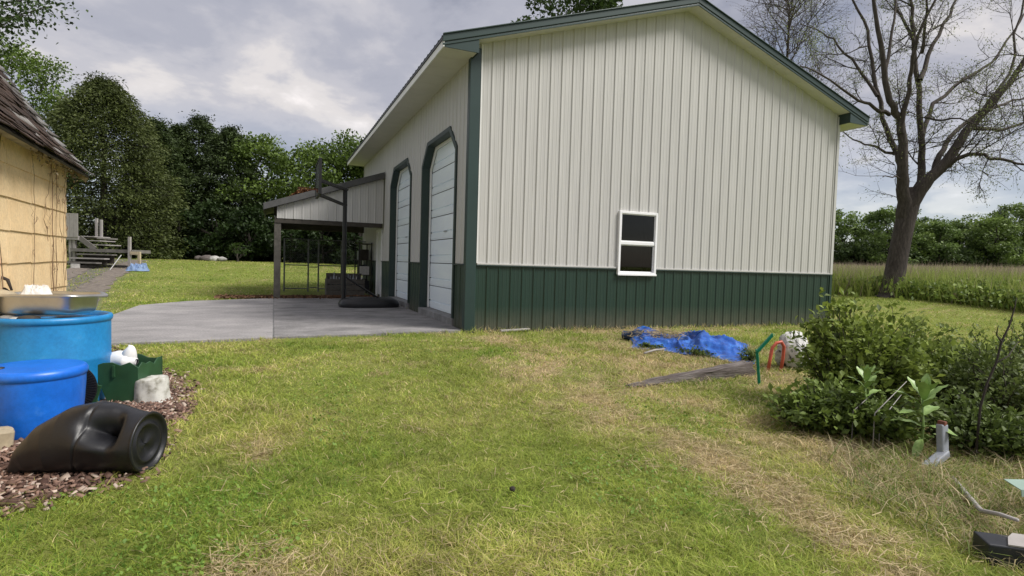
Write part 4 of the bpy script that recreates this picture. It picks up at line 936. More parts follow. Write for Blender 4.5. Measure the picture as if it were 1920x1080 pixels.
# green bent gutter, coral cane-shaped pipe
g0 = at(1424, 722); dpt = float((g0-CAM) @ MR[2])
def rel(px, py, dd=0.): return D(px, py, dpt+dd)-np.array([g0[0], g0[1], 0])
gp_ = thing('green_pipe', 'bent bright green metal pipe standing in the ground beside the timber beam', 'pipe', (g0[0], g0[1], 0))
obj('upright', MB().obox((0, 0, 0), rel(1424, 728), rel(1419, 655), .045, .03), 'pipegreen', gp_, bevel=.006)
obj('bent_arm', MB().obox((0, 0, 0), rel(1419, 660, -.02), rel(1450, 626, -.05), .04, .03), 'pipegreen', gp_, bevel=.006)
r0 = at(1441, 698)
dp2 = float((r0-CAM) @ MR[2])
rl = lambda px, py, dd=0.: D(px, py, dp2+dd)-np.array([r0[0], r0[1], 0])
obj('coral_pipe', MB().tube([rl(1440, 697), rl(1444, 672), rl(1448, 652), rl(1456, 643), rl(1465, 641), rl(1470, 650, .03), rl(1468, 672, .05), rl(1463, 700, .06)], .020, 10), 'pipered', None, True, (r0[0], r0[1], 0), label='coral red cane-shaped pipe hooked over beside the shrub', cat='pipe')
w0 = D(1486, 680, dp2+.22)   # stands just behind the coral pipe, against the shrub
def bagf(u, v):
    a_ = 6.283*u; e = math.pi*v; q = 1+.25*(float(vnoise(5+3*math.cos(a_), 5+3*math.sin(a_)+v*5, 1.4, 4))-.5)*2
    return (.20*q*math.cos(a_)*math.sin(e)**.7, .16*q*math.sin(a_)*math.sin(e)**.7, .22-.22*q*math.cos(e))
M['bag'] = mat('mottled_white', (.6, .6, .58), .7, vscale=9, stops=[(.40, (.05, .055, .045)), (.47, (.5, .5, .48)), (.7, (.68, .68, .66))], bump=.6, bscale=20)
obj('plastic_bag', MB().grid(bagf, 30, 20, True), 'bag', None, True, (w0[0], w0[1], 0), label='mottled white plastic sack tucked against the shrub', cat='bag')
# downspout, boxes and sheet metal at the near right
d0 = at(1752, 878); dd0 = float((d0-CAM) @ MR[2]); rd0 = lambda px, py, dd=0.: D(px, py, dd0+dd)-np.array([d0[0], d0[1], 0])
dsp = thing('downspout', 'grey white downspout elbow sticking out of the weeds', 'downspout', (d0[0], d0[1], 0))
obj('upright', MB().obox((0, 0, 0), rd0(1766, 795, .06), rd0(1768, 858, .05), .055, .045), 'gutter', dsp, bevel=.008)
obj('elbow', MB().obox((0, 0, 0), rd0(1772, 848, .05), rd0(1745, 872, -.02), .06, .045), 'gutter', dsp, bevel=.008)
obj('mouth', MB().obox((0, 0, 0), rd0(1747, 871, -.018), rd0(1738, 879, -.04), .066, .05), 'gutter', dsp, bevel=.006)
obj('mouth_opening', MB().obox((0, 0, 0), rd0(1739, 878, -.038), rd0(1737, 880, -.043), .05, .036), 'navy', dsp)
obj('rusty_stub', MB().obox((0, 0, 0), rd0(1767, 789, .06), rd0(1766, 798, .06), .045, .036), 'rust', dsp, bevel=.006)
b0 = at(1905, 1068); rzb = -YAW-.28
bx_ = thing('dark_box', 'dark navy metal box with a pale top lying in dry grass', 'box', (b0[0], b0[1]+.02, 0), rzb)
obj('box_body', MB().box(-.09, .24, -.02, .11, -.01, .09), 'navy', bx_, bevel=.006)
obj('box_top', MB().prism([(-.02, -.015), (.245, -.022), (.245, .115), (.06, .12), (.02, .07)], .092, .098, 2), 'deckpale', bx_)
s0 = at(1985, 1000)
for k, (dx, dy, z, rz, lab) in enumerate(((.10, .10, .17, -.5, 'pale green roofing strip lying uppermost behind the dark box'), (.14, -.06, .13, -.42, 'pale green roofing strip lying below the other strip on the dark box'))):
    sh_ = thing('metal_strip', lab, 'metal strip', (s0[0]+dx, s0[1]+dy, z), rz, group='pale green metal strips')
    obj('sheet', MB().add([(-.16, -.06, 0), (.5, -.06, .03), (.5, .05, .04), (-.16, .05, .012)], [(0, 1, 2, 3)]), 'sheet', sh_, solid=.004, fix=False)
    obj('folded_edge', MB().add([(-.16, -.06, 0), (.5, -.06, .03), (.5, -.066, -.0), (-.16, -.066, -.03)], [(0, 1, 2, 3)]), 'sheet', sh_, solid=.004, fix=False)
st = [(1786, 902, .02), (1812, 945, .05), (1838, 985, .07), (1870, 1012, .12), (1905, 1030, .13)]
sq = [at(x_, y_, 0)*1.0 for x_, y_, _ in st]; c0 = np.mean(sq, 0)
obj('dry_stalk', MB().tube([np.array([p_[0]-c0[0], p_[1]-c0[1], z]) for p_, (_, _, z) in zip(sq, st)], [.012, .013, .012, .010, .008], 7), 'deckpale', None, True, (c0[0], c0[1], 0), label='thick pale dry stalk lying across the grass to the dark box', cat='stalk')

a_, b_ = at(938, 623), at(992, 620)
mid = (a_+b_)/2
obj('pale_board', MB().obox((0, 0, 0), a_-mid+np.array([0, 0, .025]), b_-mid+np.array([0, 0, .03]), .07, .03), 'deckpale', None, False, (mid[0], min(mid[1], -.06), 0), bevel=.006, label='pale board lying along the foot of the green wainscot', cat='board')
pcn = at(962, 928)
mb = MB()
for k in range(42):
    a = k*2.4; z_ = k/42; rr3 = .013*math.sin(math.pi*(.12+.85*z_)); d_ = np.array([math.cos(a)*rr3, .004, math.sin(a)*rr3]); c_ = np.array([0, (z_-.5)*.034, .014])
    mb.add([c_+d_*.3, c_+d_*1.15+np.array([0, .008, 0])+np.array([-d_[2], 0, d_[0]])*.4, c_+d_*1.3+np.array([0, .010, 0]), c_+d_*1.15+np.array([0, .008, 0])-np.array([-d_[2], 0, d_[0]])*.4], [(0, 1, 2, 3)])
obj('pine_cone', mb, 'barkdark', None, False, (pcn[0], pcn[1], .012), solid=.002, fix=False, label='small dark pine cone lying alone on the open lawn', cat='pine cone')
wb = at(845, 607)
for k, (dx, dy) in enumerate(((0, 0), (.05, -.12), (.03, -.22), (-.03, .14), (.08, -.33))):
    r_ = .03+.012*((k*3) % 4)
    obj('pebble', MB().grid(lambda u, v: (r_*1.5*math.cos(6.283*u)*math.sin(3.1416*v), r_*1.1*math.sin(6.283*u)*math.sin(3.1416*v)*(1+.2*math.sin(7*u)), r_*.5-r_*.6*math.cos(3.1416*v)), 12, 7, True), 'paper', None, True, (wb[0]+dx*.5-.03, wb[1]+dy, .034), label='white pebble on the concrete at the barn corner', cat='pebble', group='white pebbles at the barn corner')
# broad leaved lawn weeds: clover and plantain patches
rng = np.random.default_rng(66); n = 26000
r_ = 1.3*(9/1.3)**rng.random(n); a_ = YAW+rng.uniform(-.9, .9, n); x_ = CAM[0]+r_*np.sin(a_); y_ = CAM[1]+r_*np.cos(a_)
k = (vnoise(x_, y_, 1.5, 91) > .66) & ~inpoly(x_, y_, APRON) & ~inpoly(x_, y_, MULCH) & (y_ < -.1); x_, y_ = x_[k], y_[k]; n = len(x_)
C = np.stack([x_, y_, .022+.02*rng.random(n)], 1); tone = rng.random((n, 1))
V, F, cc = leaves(C, .012+.014*rng.random(n), rng, .8, .75, np.array([.11, .20, .03])*(1-tone)+np.array([.22, .33, .06])*tone)
npmesh('clover_patches', V, F, cc, 'leaf', kind='stuff', label='small round-leaved clover patches in the lawn')

# ------------------------------------------------------------------ trees
def branch_tubes(mb, rng, p0, p1, r0, r1, n=5, wob=.08, sides=6):
    p0 = np.array(p0, float); p1 = np.array(p1, float); L = np.linalg.norm(p1-p0)
    pts = [p0+(p1-p0)*k/(n-1)+(rng.normal(size=3)*wob*L*(0 < k < n-1)) for k in range(n)]
    mb.tube(pts, [r0+(r1-r0)*k/(n-1) for k in range(n)], sides, False); return pts
def broadleaf(name, label, base, H, R, seed, nl, lsize, c0, c1, crown_low=.25, nclump=70, group=None, cat='tree', squash=1., lean=(0, 0)):
    rng = np.random.default_rng(seed); base = np.array(base, float); t = thing(name, label, cat, base, 0, group)
    mb = MB(); top = np.array([lean[0], lean[1], H*.72]); tr = H*.022+.05
    tp = branch_tubes(mb, rng, (0, 0, -.2), top, tr, tr*.3, 7, .02, 8)
    ctr = []; 
    for k in range(nclump):
        zz = crown_low+(1-crown_low)*rng.random()**.85; rad = R*math.sqrt(max(.05, 1-((zz-.52)/.5)**2))*(.45+.55*rng.random()**.5); a_ = rng.uniform(0, 6.283)
        ctr.append((lean[0]*zz+rad*math.cos(a_), lean[1]*zz+rad*math.sin(a_)*squash, H*zz-.12*H*(rad/R)**2*.6))
    ctr = np.array(ctr)
    for c in ctr[::2]:
        s = tp[min(6, max(2, int(c[2]/H*5)))]; branch_tubes(mb, rng, s, c*.97, tr*.28, .015, 4, .06, 4)
    obj('trunk', mb, 'barkdark', t, True, fix=False)
    k = rng.integers(0, nclump, nl); cr = R*(.20+.16*rng.random(nclump))
    off = unit(rng.normal(size=(nl, 3)))*(rng.random((nl, 1))**.45)*np.array([1.15, 1.15, .8])
    C = ctr[k]+off*cr[k][:, None]
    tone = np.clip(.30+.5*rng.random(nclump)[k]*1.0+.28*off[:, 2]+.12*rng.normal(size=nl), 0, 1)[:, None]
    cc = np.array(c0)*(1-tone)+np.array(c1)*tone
    V, F, cc = leaves(C, lsize*(.6+.8*rng.random(nl)), rng, .62, .45, cc, dirs=off*.7)
    npmesh('crown', V, F, cc, 'leaf', t); return t
def conifer(name, label, base, H, R, seed, nl, lsize, c0, c1, pw=.75, group=None, nclump=520):
    """dense evergreen clothed to the ground: many flat drooping boughs"""
    rng = np.random.default_rng(seed); base = np.array(base, float); t = thing(name, label, 'conifer', base, 0, group); mb = MB()
    branch_tubes(mb, rng, (0, 0, -.2), (0, 0, H*.96), H*.018+.06, .03, 6, .004, 7)
    zz = rng.random(nclump)**1.15*.97+.015; rad = R*(1-zz**2.1)**pw*(.74+.34*rng.random(nclump)); a_ = rng.uniform(0, 6.283, nclump)
    tip = np.stack([rad*np.cos(a_), rad*np.sin(a_), H*zz], 1)
    for k in range(0, nclump, 6): branch_tubes(mb, rng, (0, 0, tip[k][2]*.97), tip[k]*.95, .03, .01, 3, .02, 4)
    obj('trunk', mb, 'barkdark', t, True, fix=False)
    k = rng.integers(0, nclump, nl); s = rng.random(nl)**.6
    out = np.stack([np.cos(a_), np.sin(a_), 0*a_], 1)[k]; side = np.stack([-out[:, 1], out[:, 0], out[:, 2]], 1)
    bl = .26*R+.45
    C = tip[k]+out*((s-1)*bl)[:, None]+side*(rng.normal(size=nl)*.32*bl*(1.1-s*.6))[:, None]
    C[:, 2] += -.22*bl*s+rng.normal(size=nl)*.10*bl+.15
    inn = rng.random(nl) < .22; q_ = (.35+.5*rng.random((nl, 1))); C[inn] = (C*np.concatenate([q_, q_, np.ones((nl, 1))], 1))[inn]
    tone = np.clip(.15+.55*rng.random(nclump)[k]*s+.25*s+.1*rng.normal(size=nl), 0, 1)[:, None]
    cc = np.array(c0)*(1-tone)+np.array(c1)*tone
    V, F, cc = leaves(C, lsize*(.6+.8*rng.random(nl)), rng, .42, .25, cc, dirs=out*.9+np.array([0, 0, -.25]))
    npmesh('crown', V, F, cc, 'leaf', t); return t
def place(px, depth):
    p = D(px, 490, depth); p[2] = float(terr(p[0], p[1])); return p
def height(px, topy, depth, base): return float(D(px, topy, depth)[2]-base[2])
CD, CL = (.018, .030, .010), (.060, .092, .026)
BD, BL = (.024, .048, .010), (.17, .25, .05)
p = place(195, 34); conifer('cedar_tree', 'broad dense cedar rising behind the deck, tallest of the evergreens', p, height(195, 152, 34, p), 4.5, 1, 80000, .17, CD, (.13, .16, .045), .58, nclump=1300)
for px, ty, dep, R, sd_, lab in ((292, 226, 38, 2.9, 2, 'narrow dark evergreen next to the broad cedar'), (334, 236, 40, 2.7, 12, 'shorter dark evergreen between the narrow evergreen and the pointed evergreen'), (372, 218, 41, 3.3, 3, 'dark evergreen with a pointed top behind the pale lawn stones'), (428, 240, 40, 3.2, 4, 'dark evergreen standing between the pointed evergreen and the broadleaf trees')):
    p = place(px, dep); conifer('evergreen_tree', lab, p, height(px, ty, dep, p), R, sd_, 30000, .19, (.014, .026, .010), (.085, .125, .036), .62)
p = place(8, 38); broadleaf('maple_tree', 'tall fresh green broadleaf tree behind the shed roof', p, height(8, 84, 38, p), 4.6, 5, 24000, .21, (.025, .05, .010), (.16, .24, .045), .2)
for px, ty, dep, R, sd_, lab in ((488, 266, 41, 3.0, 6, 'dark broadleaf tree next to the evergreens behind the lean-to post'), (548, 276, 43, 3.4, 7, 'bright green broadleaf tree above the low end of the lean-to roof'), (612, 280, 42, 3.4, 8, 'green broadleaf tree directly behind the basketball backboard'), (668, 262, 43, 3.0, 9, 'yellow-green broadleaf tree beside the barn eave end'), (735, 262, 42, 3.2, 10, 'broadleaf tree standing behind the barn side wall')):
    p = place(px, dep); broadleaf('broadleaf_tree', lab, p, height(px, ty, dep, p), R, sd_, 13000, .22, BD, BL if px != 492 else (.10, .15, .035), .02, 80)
# undergrowth closing the foot of the wood
for k, px in enumerate((215, 255, 325, 345, 400, 425, 465, 505, 535, 575, 600, 640, 675, 715)):
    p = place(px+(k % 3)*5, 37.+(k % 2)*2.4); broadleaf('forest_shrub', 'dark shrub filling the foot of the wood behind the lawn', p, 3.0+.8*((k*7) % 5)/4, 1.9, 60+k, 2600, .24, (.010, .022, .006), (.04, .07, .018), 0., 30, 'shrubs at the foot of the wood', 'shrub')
p = place(445, 33.5); broadleaf('sapling', 'thin young sapling on the rim of the lawn under the evergreens', p, 1.15, .55, 88, 500, .10, (.02, .04, .01), (.08, .13, .03), .45, 18)
p = place(1045, 34); broadleaf('oak_tree', 'dark leafy tree top showing above the barn roof', p, height(1045, -75, 34, p), 3.9, 11, 15000, .24, (.015, .03, .008), (.07, .115, .03), .3)
# near tree left of the frame whose branch reaches in
nb = D(-330, 470, 12.); nb[2] = float(terr(nb[0], nb[1]))
tl_ = thing('walnut_tree', 'leafy branch of a near tree hanging in above the shed roof', 'tree', nb); rng = np.random.default_rng(15); mb = MB()
tp = branch_tubes(mb, rng, (0, 0, -.2), (.3, 0, 8.), .24, .08, 7, .01, 10)
ends = [D(px, py, dd)-nb for px, py, dd in ((95, 12, 12), (60, 28, 11.8), (20, 38, 11.5), (40, 5, 12.4), (-60, -60, 12), (-200, -40, 11), (-400, -100, 12.5), (-500, 20, 13), (-300, -200, 13), (-150, 60, 12.5), (-30, -20, 11.6), (70, -20, 12.2))]
Cs = []
for e in ends:
    q = branch_tubes(mb, rng, tp[4]+rng.normal(size=3)*.1, e, .06, .008, 7, .03, 5)
    for w in range(400):
        c = q[rng.integers(3, 7)]+rng.normal(size=3)*np.array([.28, .28, .16]); Cs.append(c)
obj('trunk', mb, 'bark', tl_, True, fix=False)
Cs = np.array(Cs); tone = rng.random((len(Cs), 1)); V, F, cc = leaves(Cs, .07+.05*rng.random(len(Cs)), rng, .6, .5, np.array([.015, .03, .008])*(1-tone)+np.array([.07, .12, .03])*tone, droop=.2)
npmesh('crown', V, F, cc, 'leaf', tl_)
# far hedgerow beyond the field
rr2 = random.Random(2)
tops = [(1440, 402), (1475, 396), (1510, 400), (1545, 392), (1580, 408), (1612, 398), (1640, 402), (1668, 394), (1695, 392), (1722, 412), (1748, 418), (1772, 406), (1796, 420), (1822, 408), (1846, 418), (1868, 412), (1892, 388), (1915, 384), (1942, 398), (1975, 405), (2010, 395), (2050, 408), (2095, 400)]
for k, (px, ty) in enumerate(tops):
    dep = 100+rr2.uniform(-7, 9); p = place(px, dep); dk_ = rr2.random()
    broadleaf('hedgerow_tree', 'rounded green tree in the far hedgerow beyond the field', p, height(px, ty, dep, p), 3.6+rr2.random(), 100+k, 4200, .46, (.034, .062, .022), (.17+.06*dk_, .25+.07*dk_, .07), .0, 60, 'trees of the far hedgerow')

for k in range(15):
    px = 1440+k*40; p = place(px, 97.); broadleaf('hedgerow_shrub', 'low shrub closing the foot of the far hedgerow', p, 4.2+1.2*((k*5) % 4)/3, 3.2, 150+k, 1300, .5, (.026, .048, .018), (.12, .175, .055), 0., 24, 'shrubs of the far hedgerow', 'shrub')
# big near-bare tree on the right
tb = at(1670, 557); TD = float((tb-CAM) @ MR[2])
big = thing('ash_tree', 'large thinly leaved tree with many dark forking limbs at the field edge', 'tree', tb)
rng = np.random.default_rng(77)
def bp_(px, py, dd=0.): return D(px, py, TD+dd)-tb
trunk = MB(); TW = []   # twigs: (start, direction, length, radius)
px2m = TD/FPX
def limb(pts, w0, w1, d0=0., d1=0.):
    n_ = len(pts); P = [bp_(x_, y_, d0+(d1-d0)*k/(n_-1)) for k, (x_, y_) in enumerate(pts)]
    # resample with a light wobble
    Q = []; 
    for a_, b_ in zip(P[:-1], P[1:]):
        for q in range(3): Q.append(a_+(b_-a_)*q/3+rng.normal(size=3)*.035*(q > 0))
    Q.append(P[-1]); m_ = len(Q)
    R_ = [(w0+(w1-w0)*(k/(m_-1))**.75)*px2m/2*.86 for k in range(m_)]
    trunk.tube(Q, R_, 9, False)
    for k in range(2, m_):
        TW.append((Q[k], Q[k]-Q[k-1], R_[k], k/m_))
    return Q, R_
mb0 = trunk.tube([bp_(1667, 566), bp_(1671, 556), bp_(1674, 535), bp_(1682, 490), bp_(1692, 440), bp_(1698, 412), bp_(1703, 390), bp_(1708, 370), bp_(1711, 352)], [28*px2m, 22*px2m, 18*px2m, 16.5*px2m, 16*px2m, 16*px2m, 17*px2m, 16.5*px2m, 7*px2m], 16, False)
for pts, w0, w1, d0, d1 in (
    ([(1697, 412), (1697, 378), (1694, 340), (1693, 289), (1688, 222), (1668, 189), (1652, 83), (1638, 0), (1620, -120)], 33, 4, 0, -1.2),
    ([(1690, 310), (1680, 283), (1654, 222), (1638, 139), (1627, 56), (1599, 0), (1570, -90)], 15, 3, -.2, 1.4),
    ([(1684, 290), (1660, 286), (1632, 272), (1600, 262), (1572, 240)], 8, 2, 0, 1.6),
    ([(1668, 215), (1640, 203), (1610, 189), (1571, 161), (1527, 133), (1480, 118)], 9, 2, -.1, -1.8),
    ([(1706, 395), (1718, 365), (1727, 335), (1729, 278), (1724, 167), (1713, 56), (1707, 0), (1700, -140)], 24, 4, .2, .9),
    ([(1725, 150), (1749, 83), (1782, 28), (1800, -20), (1830, -110)], 11, 3, .4, 2.2),
    ([(1690, 250), (1700, 190), (1710, 128), (1721, 67), (1754, 0), (1775, -80)], 12, 3, -.6, -2.0),
    ([(1701, 410), (1714, 375), (1735, 345), (1765, 315), (1799, 267), (1849, 206), (1893, 156), (1925, 105), (1960, 30)], 36, 6, 0, -1.0),
    ([(1752, 322), (1770, 280), (1793, 245), (1843, 205), (1893, 139), (1915, 28), (1930, -60)], 14, 3, .2, 2.2),
    ([(1760, 318), (1790, 300), (1827, 289), (1875, 298), (1925, 309), (1970, 330)], 12, 3, -.2, -2.4),
    ([(1825, 240), (1877, 244), (1920, 230), (1980, 222)], 10, 3, -.4, 1.2),
    ([(1728, 262), (1749, 194), (1804, 150), (1860, 117), (1900, 60), (1930, 10)], 11, 3, .5, 3.0),
    ([(1715, 80), (1690, 30), (1672, -20), (1650, -100)], 8, 2, .6, 2.0),
    ([(1660, 130), (1672, 60), (1680, 0), (1690, -90)], 8, 2, -.5, .8),
    ([(1645, 180), (1610, 130), (1570, 85), (1540, 60), (1500, 45)], 8, 2, .3, 2.4),
    ([(1850, 205), (1885, 195), (1925, 180)], 8, 3, -.6, .6),
    ([(1735, 220), (1755, 225), (1800, 222), (1850, 235)], 6, 2, .3, -2.2),
    ([(1700, 345), (1680, 330), (1655, 332)], 6, 1.5, 0, -1.2),
    ([(1728, 100), (1735, 40), (1742, -20), (1760, -100)], 8, 2, .5, -1.4)):
    limb(pts, w0, w1, d0, d1)
TIPS = []
def twig(s, d, L, r_, lev):
    n_ = 5; d = d/np.linalg.norm(d); Q = [s]
    for k in range(n_-1):
        d = d+rng.normal(size=3)*.16+np.array([0, 0, .05 if lev < 2 else -.03]); d /= np.linalg.norm(d); Q.append(Q[-1]+d*L/(n_-1))
    trunk.tube(Q, [r_*(1-.7*k/(n_-1)) for k in range(n_)], 4 if lev < 2 else 3, False)
    if lev >= 2:
        TIPS.extend(Q[2:]); return
    for k in range(1, n_):
        for _ in range(2 if lev == 0 else 2):
            if rng.random() < .85:
                nd = d*.7+unit(rng.normal(size=3))*.75+np.array([0, 0, .15]); twig(Q[k], nd, L*(.45+.3*rng.random()), r_*.5, lev+1)
for s, d, r_, f in TW:
    if r_ > .16 and rng.random() < .6: continue
    if rng.random() < .40:
        nd = unit(d)*.55+unit(rng.normal(size=3))*.85; twig(s, nd, .9+1.2*rng.random(), min(.03, r_*.5), 0)
obj('trunk', trunk, 'bark', big, True, fix=False)
TIPS = np.array(TIPS); sel = rng.random(len(TIPS)) < .75; T2 = TIPS[sel]
n = len(T2)*2; C = np.repeat(T2, 2, 0)+rng.normal(size=(n, 3))*.10
tone = rng.random((n, 1)); V, F, cc = leaves(C, .05+.05*rng.random(n), rng, .42, .3, np.array([.11, .14, .05])*(1-tone)+np.array([.28, .32, .12])*tone, droop=.5)
npmesh('crown', V, F, cc, 'leaf', big); print('big tree leaves', n)
# a second, finer tree behind the barn roof
p = place(1452, 33.); fine = thing('birch_tree', 'fine twigged tree with buds behind the barn roof slope', 'tree', p); rng = np.random.default_rng(5); trunk = MB(); TIPS = []
tp = branch_tubes(trunk, rng, (0, 0, -.2), (.2, 0, 16), .2, .05, 9, .006, 7)
for k in range(46):
    z_ = 6+10.5*rng.random(); a_ = rng.uniform(0, 6.283); i = int(np.clip(z_/2, 1, 7)); twig(np.array([tp[i][0], tp[i][1], z_]), np.array([math.cos(a_), math.sin(a_), .9]), 2.2+1.5*rng.random(), .035, 0)
obj('trunk', trunk, 'bark', fine, True, fix=False)
T2 = np.array(TIPS); T2 = T2[rng.random(len(T2)) < .5]; n = len(T2); tone = rng.random((n, 1))
V, F, cc = leaves(T2+rng.normal(size=(n, 3))*.06, .07+.05*rng.random(n), rng, .5, .3, np.array([.13, .10, .07])*(1-tone)+np.array([.2, .17, .1])*tone)
npmesh('crown', V, F, cc, 'leaf', fine); print('birch', n)

# ------------------------------------------------------------------ shrub and weeds on the right
def bush(name, label, cx, cy, R, H, seed, nl, ls, c0, c1, nst=70, cat='shrub', group=None, low=.12):
    rng = np.random.default_rng(seed); t = thing(name, label, cat, (cx, cy, 0), 0, group); mb = MB(); ctr = []
    for k in range(nst):
        a_ = rng.uniform(0, 6.283); q = rng.random()**.5; zt = H*(1-.45*q**2)*(.55+.5*rng.random()+(.16 if rng.random() < .15 else 0)); e = np.array([R*q*math.cos(a_), R*q*math.sin(a_), zt])
        pts = branch_tubes(mb, rng, (e[0]*.25, e[1]*.25, -.02), e, .008, .002, 7, .035, 4)
        for s in (2, 3, 4, 5, 6): ctr.append((pts[s], s/6))
    obj('stems', mb, 'bark', t, True, fix=False)
    k = rng.integers(0, len(ctr), nl); P = np.array([c[0] for c in ctr])[k]; f = np.array([c[1] for c in ctr])[k]
    C = P+rng.normal(size=(nl, 3))*np.array([.07, .07, .055])*(R/.7); C[:, 2] = np.maximum(C[:, 2], low*rng.random(nl)+.02)
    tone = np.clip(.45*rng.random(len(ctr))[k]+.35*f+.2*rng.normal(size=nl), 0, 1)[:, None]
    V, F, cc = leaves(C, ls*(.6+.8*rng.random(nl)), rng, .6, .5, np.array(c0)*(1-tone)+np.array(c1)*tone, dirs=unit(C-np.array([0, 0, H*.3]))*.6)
    npmesh('foliage', V, F, cc, 'leaf', t); return t
s0 = at(1600, 772)
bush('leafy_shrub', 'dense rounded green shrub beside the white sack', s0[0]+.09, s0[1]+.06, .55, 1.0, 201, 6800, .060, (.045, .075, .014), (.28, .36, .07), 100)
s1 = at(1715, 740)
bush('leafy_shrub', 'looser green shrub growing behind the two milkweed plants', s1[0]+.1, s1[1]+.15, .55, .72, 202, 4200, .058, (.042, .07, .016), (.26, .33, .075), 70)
s2 = at(1905, 740)
bush('weedy_bramble', 'loose tall weeds with thin stems behind the crooked twig', s2[0]+.1, s2[1]+.1, .5, .75, 207, 3000, .045, (.034, .056, .014), (.2, .26, .06), 60, 'bramble')
s2 = at(1880, 800)
bush('weedy_bramble', 'tangled bramble with dark twigs behind the downspout', s2[0], s2[1], .5, .68, 203, 4200, .045, (.028, .046, .012), (.15, .20, .05), 70, 'bramble')
s3 = at(1800, 775)
bush('leafy_shrub', 'broad leaved green shrub between the loose shrub and the crooked twig', s3[0]+.05, s3[1]+.05, .42, .66, 208, 2600, .066, (.045, .075, .016), (.28, .36, .07), 50)
s3 = at(1845, 860)
bush('weedy_bramble', 'low leafy bramble around the downspout elbow', s3[0]+.12, s3[1]+.08, .40, .34, 204, 4200, .045, (.03, .05, .012), (.15, .21, .045), 70, 'bramble')
s4 = at(1560, 815)
bush('low_weed', 'low dark weeds spreading under the rounded shrub', s4[0]+.08, s4[1]+.14, .42, .34, 205, 3000, .055, (.045, .075, .016), (.18, .25, .05), 60, 'weed')
s5 = at(1660, 830)
bush('low_weed', 'low weeds around the stems of the milkweed plants', s5[0]+.0, s5[1]+.14, .42, .36, 206, 3000, .055, (.042, .07, .016), (.18, .25, .05), 60, 'weed')
for k, (px, py, r_, h_, lab) in enumerate(((1300, 668, .30, .10, 'green weed clump in front of the blue tarp'), (1222, 655, .2, .10, 'small weed clump at the navy end of the tarp'), (1390, 668, .25, .11, 'weed clump between the tarp and the green pipe'), (1345, 662, .26, .09, 'weed clump below the tarp ridge'), (1402, 680, .14, .15, 'bright weed clump at the thick end of the timber beam'))):
    q = at(px, py); bush('weed_clump', lab, q[0], q[1], r_, h_, 220+k, 420, .04, (.04, .065, .014), (.15, .20, .05), 22, 'weed', low=.05)
# milkweed: upright stem, pairs of broad oval leaves
def milkweed(label, px, py, depth, H, seed, sc=1.):
    rng = np.random.default_rng(seed); b_ = D(px, py, depth); t = thing('milkweed_plant', label, 'plant', (b_[0], b_[1], 0))
    obj('stem', MB().tube([(0, 0, 0), (.01, 0, H*.5), (.0, .01, H)], [.009, .008, .005], 7), mat('milkweed_stem', (.16, .24, .07), .6), t, True)
    ml = M['milkleaf']
    fr_ = (.30, .50, .68, .82, .92, 1.0, 1.0); nlv = len(fr_)
    for k in range(nlv):
        z_ = H*fr_[k]; el = (-.05, .15, .45, .75, .95, 1.1, 1.35)[k]; L = (.15, .19, .21, .20, .18, .15, .11)[k]*sc
        for s in ((0, math.pi) if k < 3 else (0, 2.09, 4.19)):
            a_ = k*1.3+s+rng.normal()*.25+.4; e_ = el+rng.normal()*.15; wd = L*.17
            def lf(u, v):
                w_ = wd*math.sin(math.pi*(.04+.94*v))**.75; x_ = L*v; side = (u-.5)*2
                bend = -.35*L*v*v*(1-k/nlv)
                q = np.array([x_*math.cos(e_)-bend*0, side*w_, x_*math.sin(e_)+bend+abs(side)*w_*.28+.004*math.sin(v*40)*abs(side)])
                return (math.cos(a_)*q[0]-math.sin(a_)*q[1], math.sin(a_)*q[0]+math.cos(a_)*q[1], z_+q[2])
            obj('leaf', MB().grid(lf, 7, 10), ml, t, True, fix=False)
M['milkleaf'] = mat('milkweed_leaf', (.13, .24, .06), .45, vscale=18, stops=[(.3, (.15, .25, .06)), (.7, (.28, .40, .13))])
milkweed('smaller milkweed with upright broad leaves in front of the rounded shrub', 1625, 700, 4.05, .47, 1, .8)
milkweed('larger bright milkweed with drooping lower leaves above the downspout', 1733, 740, 3.7, .42, 2, 1.1)
# crooked twig and loose bare stems
q0 = D(1838, 765, 3.6); q0g = np.array([q0[0], q0[1], 0.])
tw = [D(1838, 765, 3.6), D(1850, 720, 3.6), D(1868, 680, 3.6), D(1878, 640, 3.6), D(1892, 612, 3.6), D(1903, 575, 3.6), D(1906, 558, 3.6)]
mb = MB().tube([np.array([-.02, 0, 0])]+[q-q0g for q in tw], [.009, .008, .008, .007, .007, .006, .004, .002], 6).tube([tw[3]-q0g, D(1868, 628, 3.55)-q0g, D(1872, 610, 3.5)-q0g], [.005, .004, .002], 5).tube([tw[2]-q0g, D(1890, 668, 3.65)-q0g, D(1910, 640, 3.7)-q0g], [.005, .004, .002], 5)
obj('crooked_twig', mb, 'barkdark', None, True, q0g, label='tall crooked dead twig standing up through the bramble', cat='twig')
for k, (a_, b_, dep) in enumerate((((1650, 790), (1690, 740), 3.9), ((1600, 770), (1640, 735), 4.0), ((1640, 775), (1700, 715), 3.85))):
    p0 = D(*a_, dep); p1 = D(*b_, dep+.1); m_ = (p0+p1)/2
    obj('bare_stem', MB().tube([p0-m_-np.array([.03, .02, p0[2]]), p0-m_, p1-m_], [.004, .004, .002], 5), 'deckpale', None, True, m_, label='thin bare grey stem leaning through the milkweed leaves', cat='stem', group='bare stems among the milkweed')

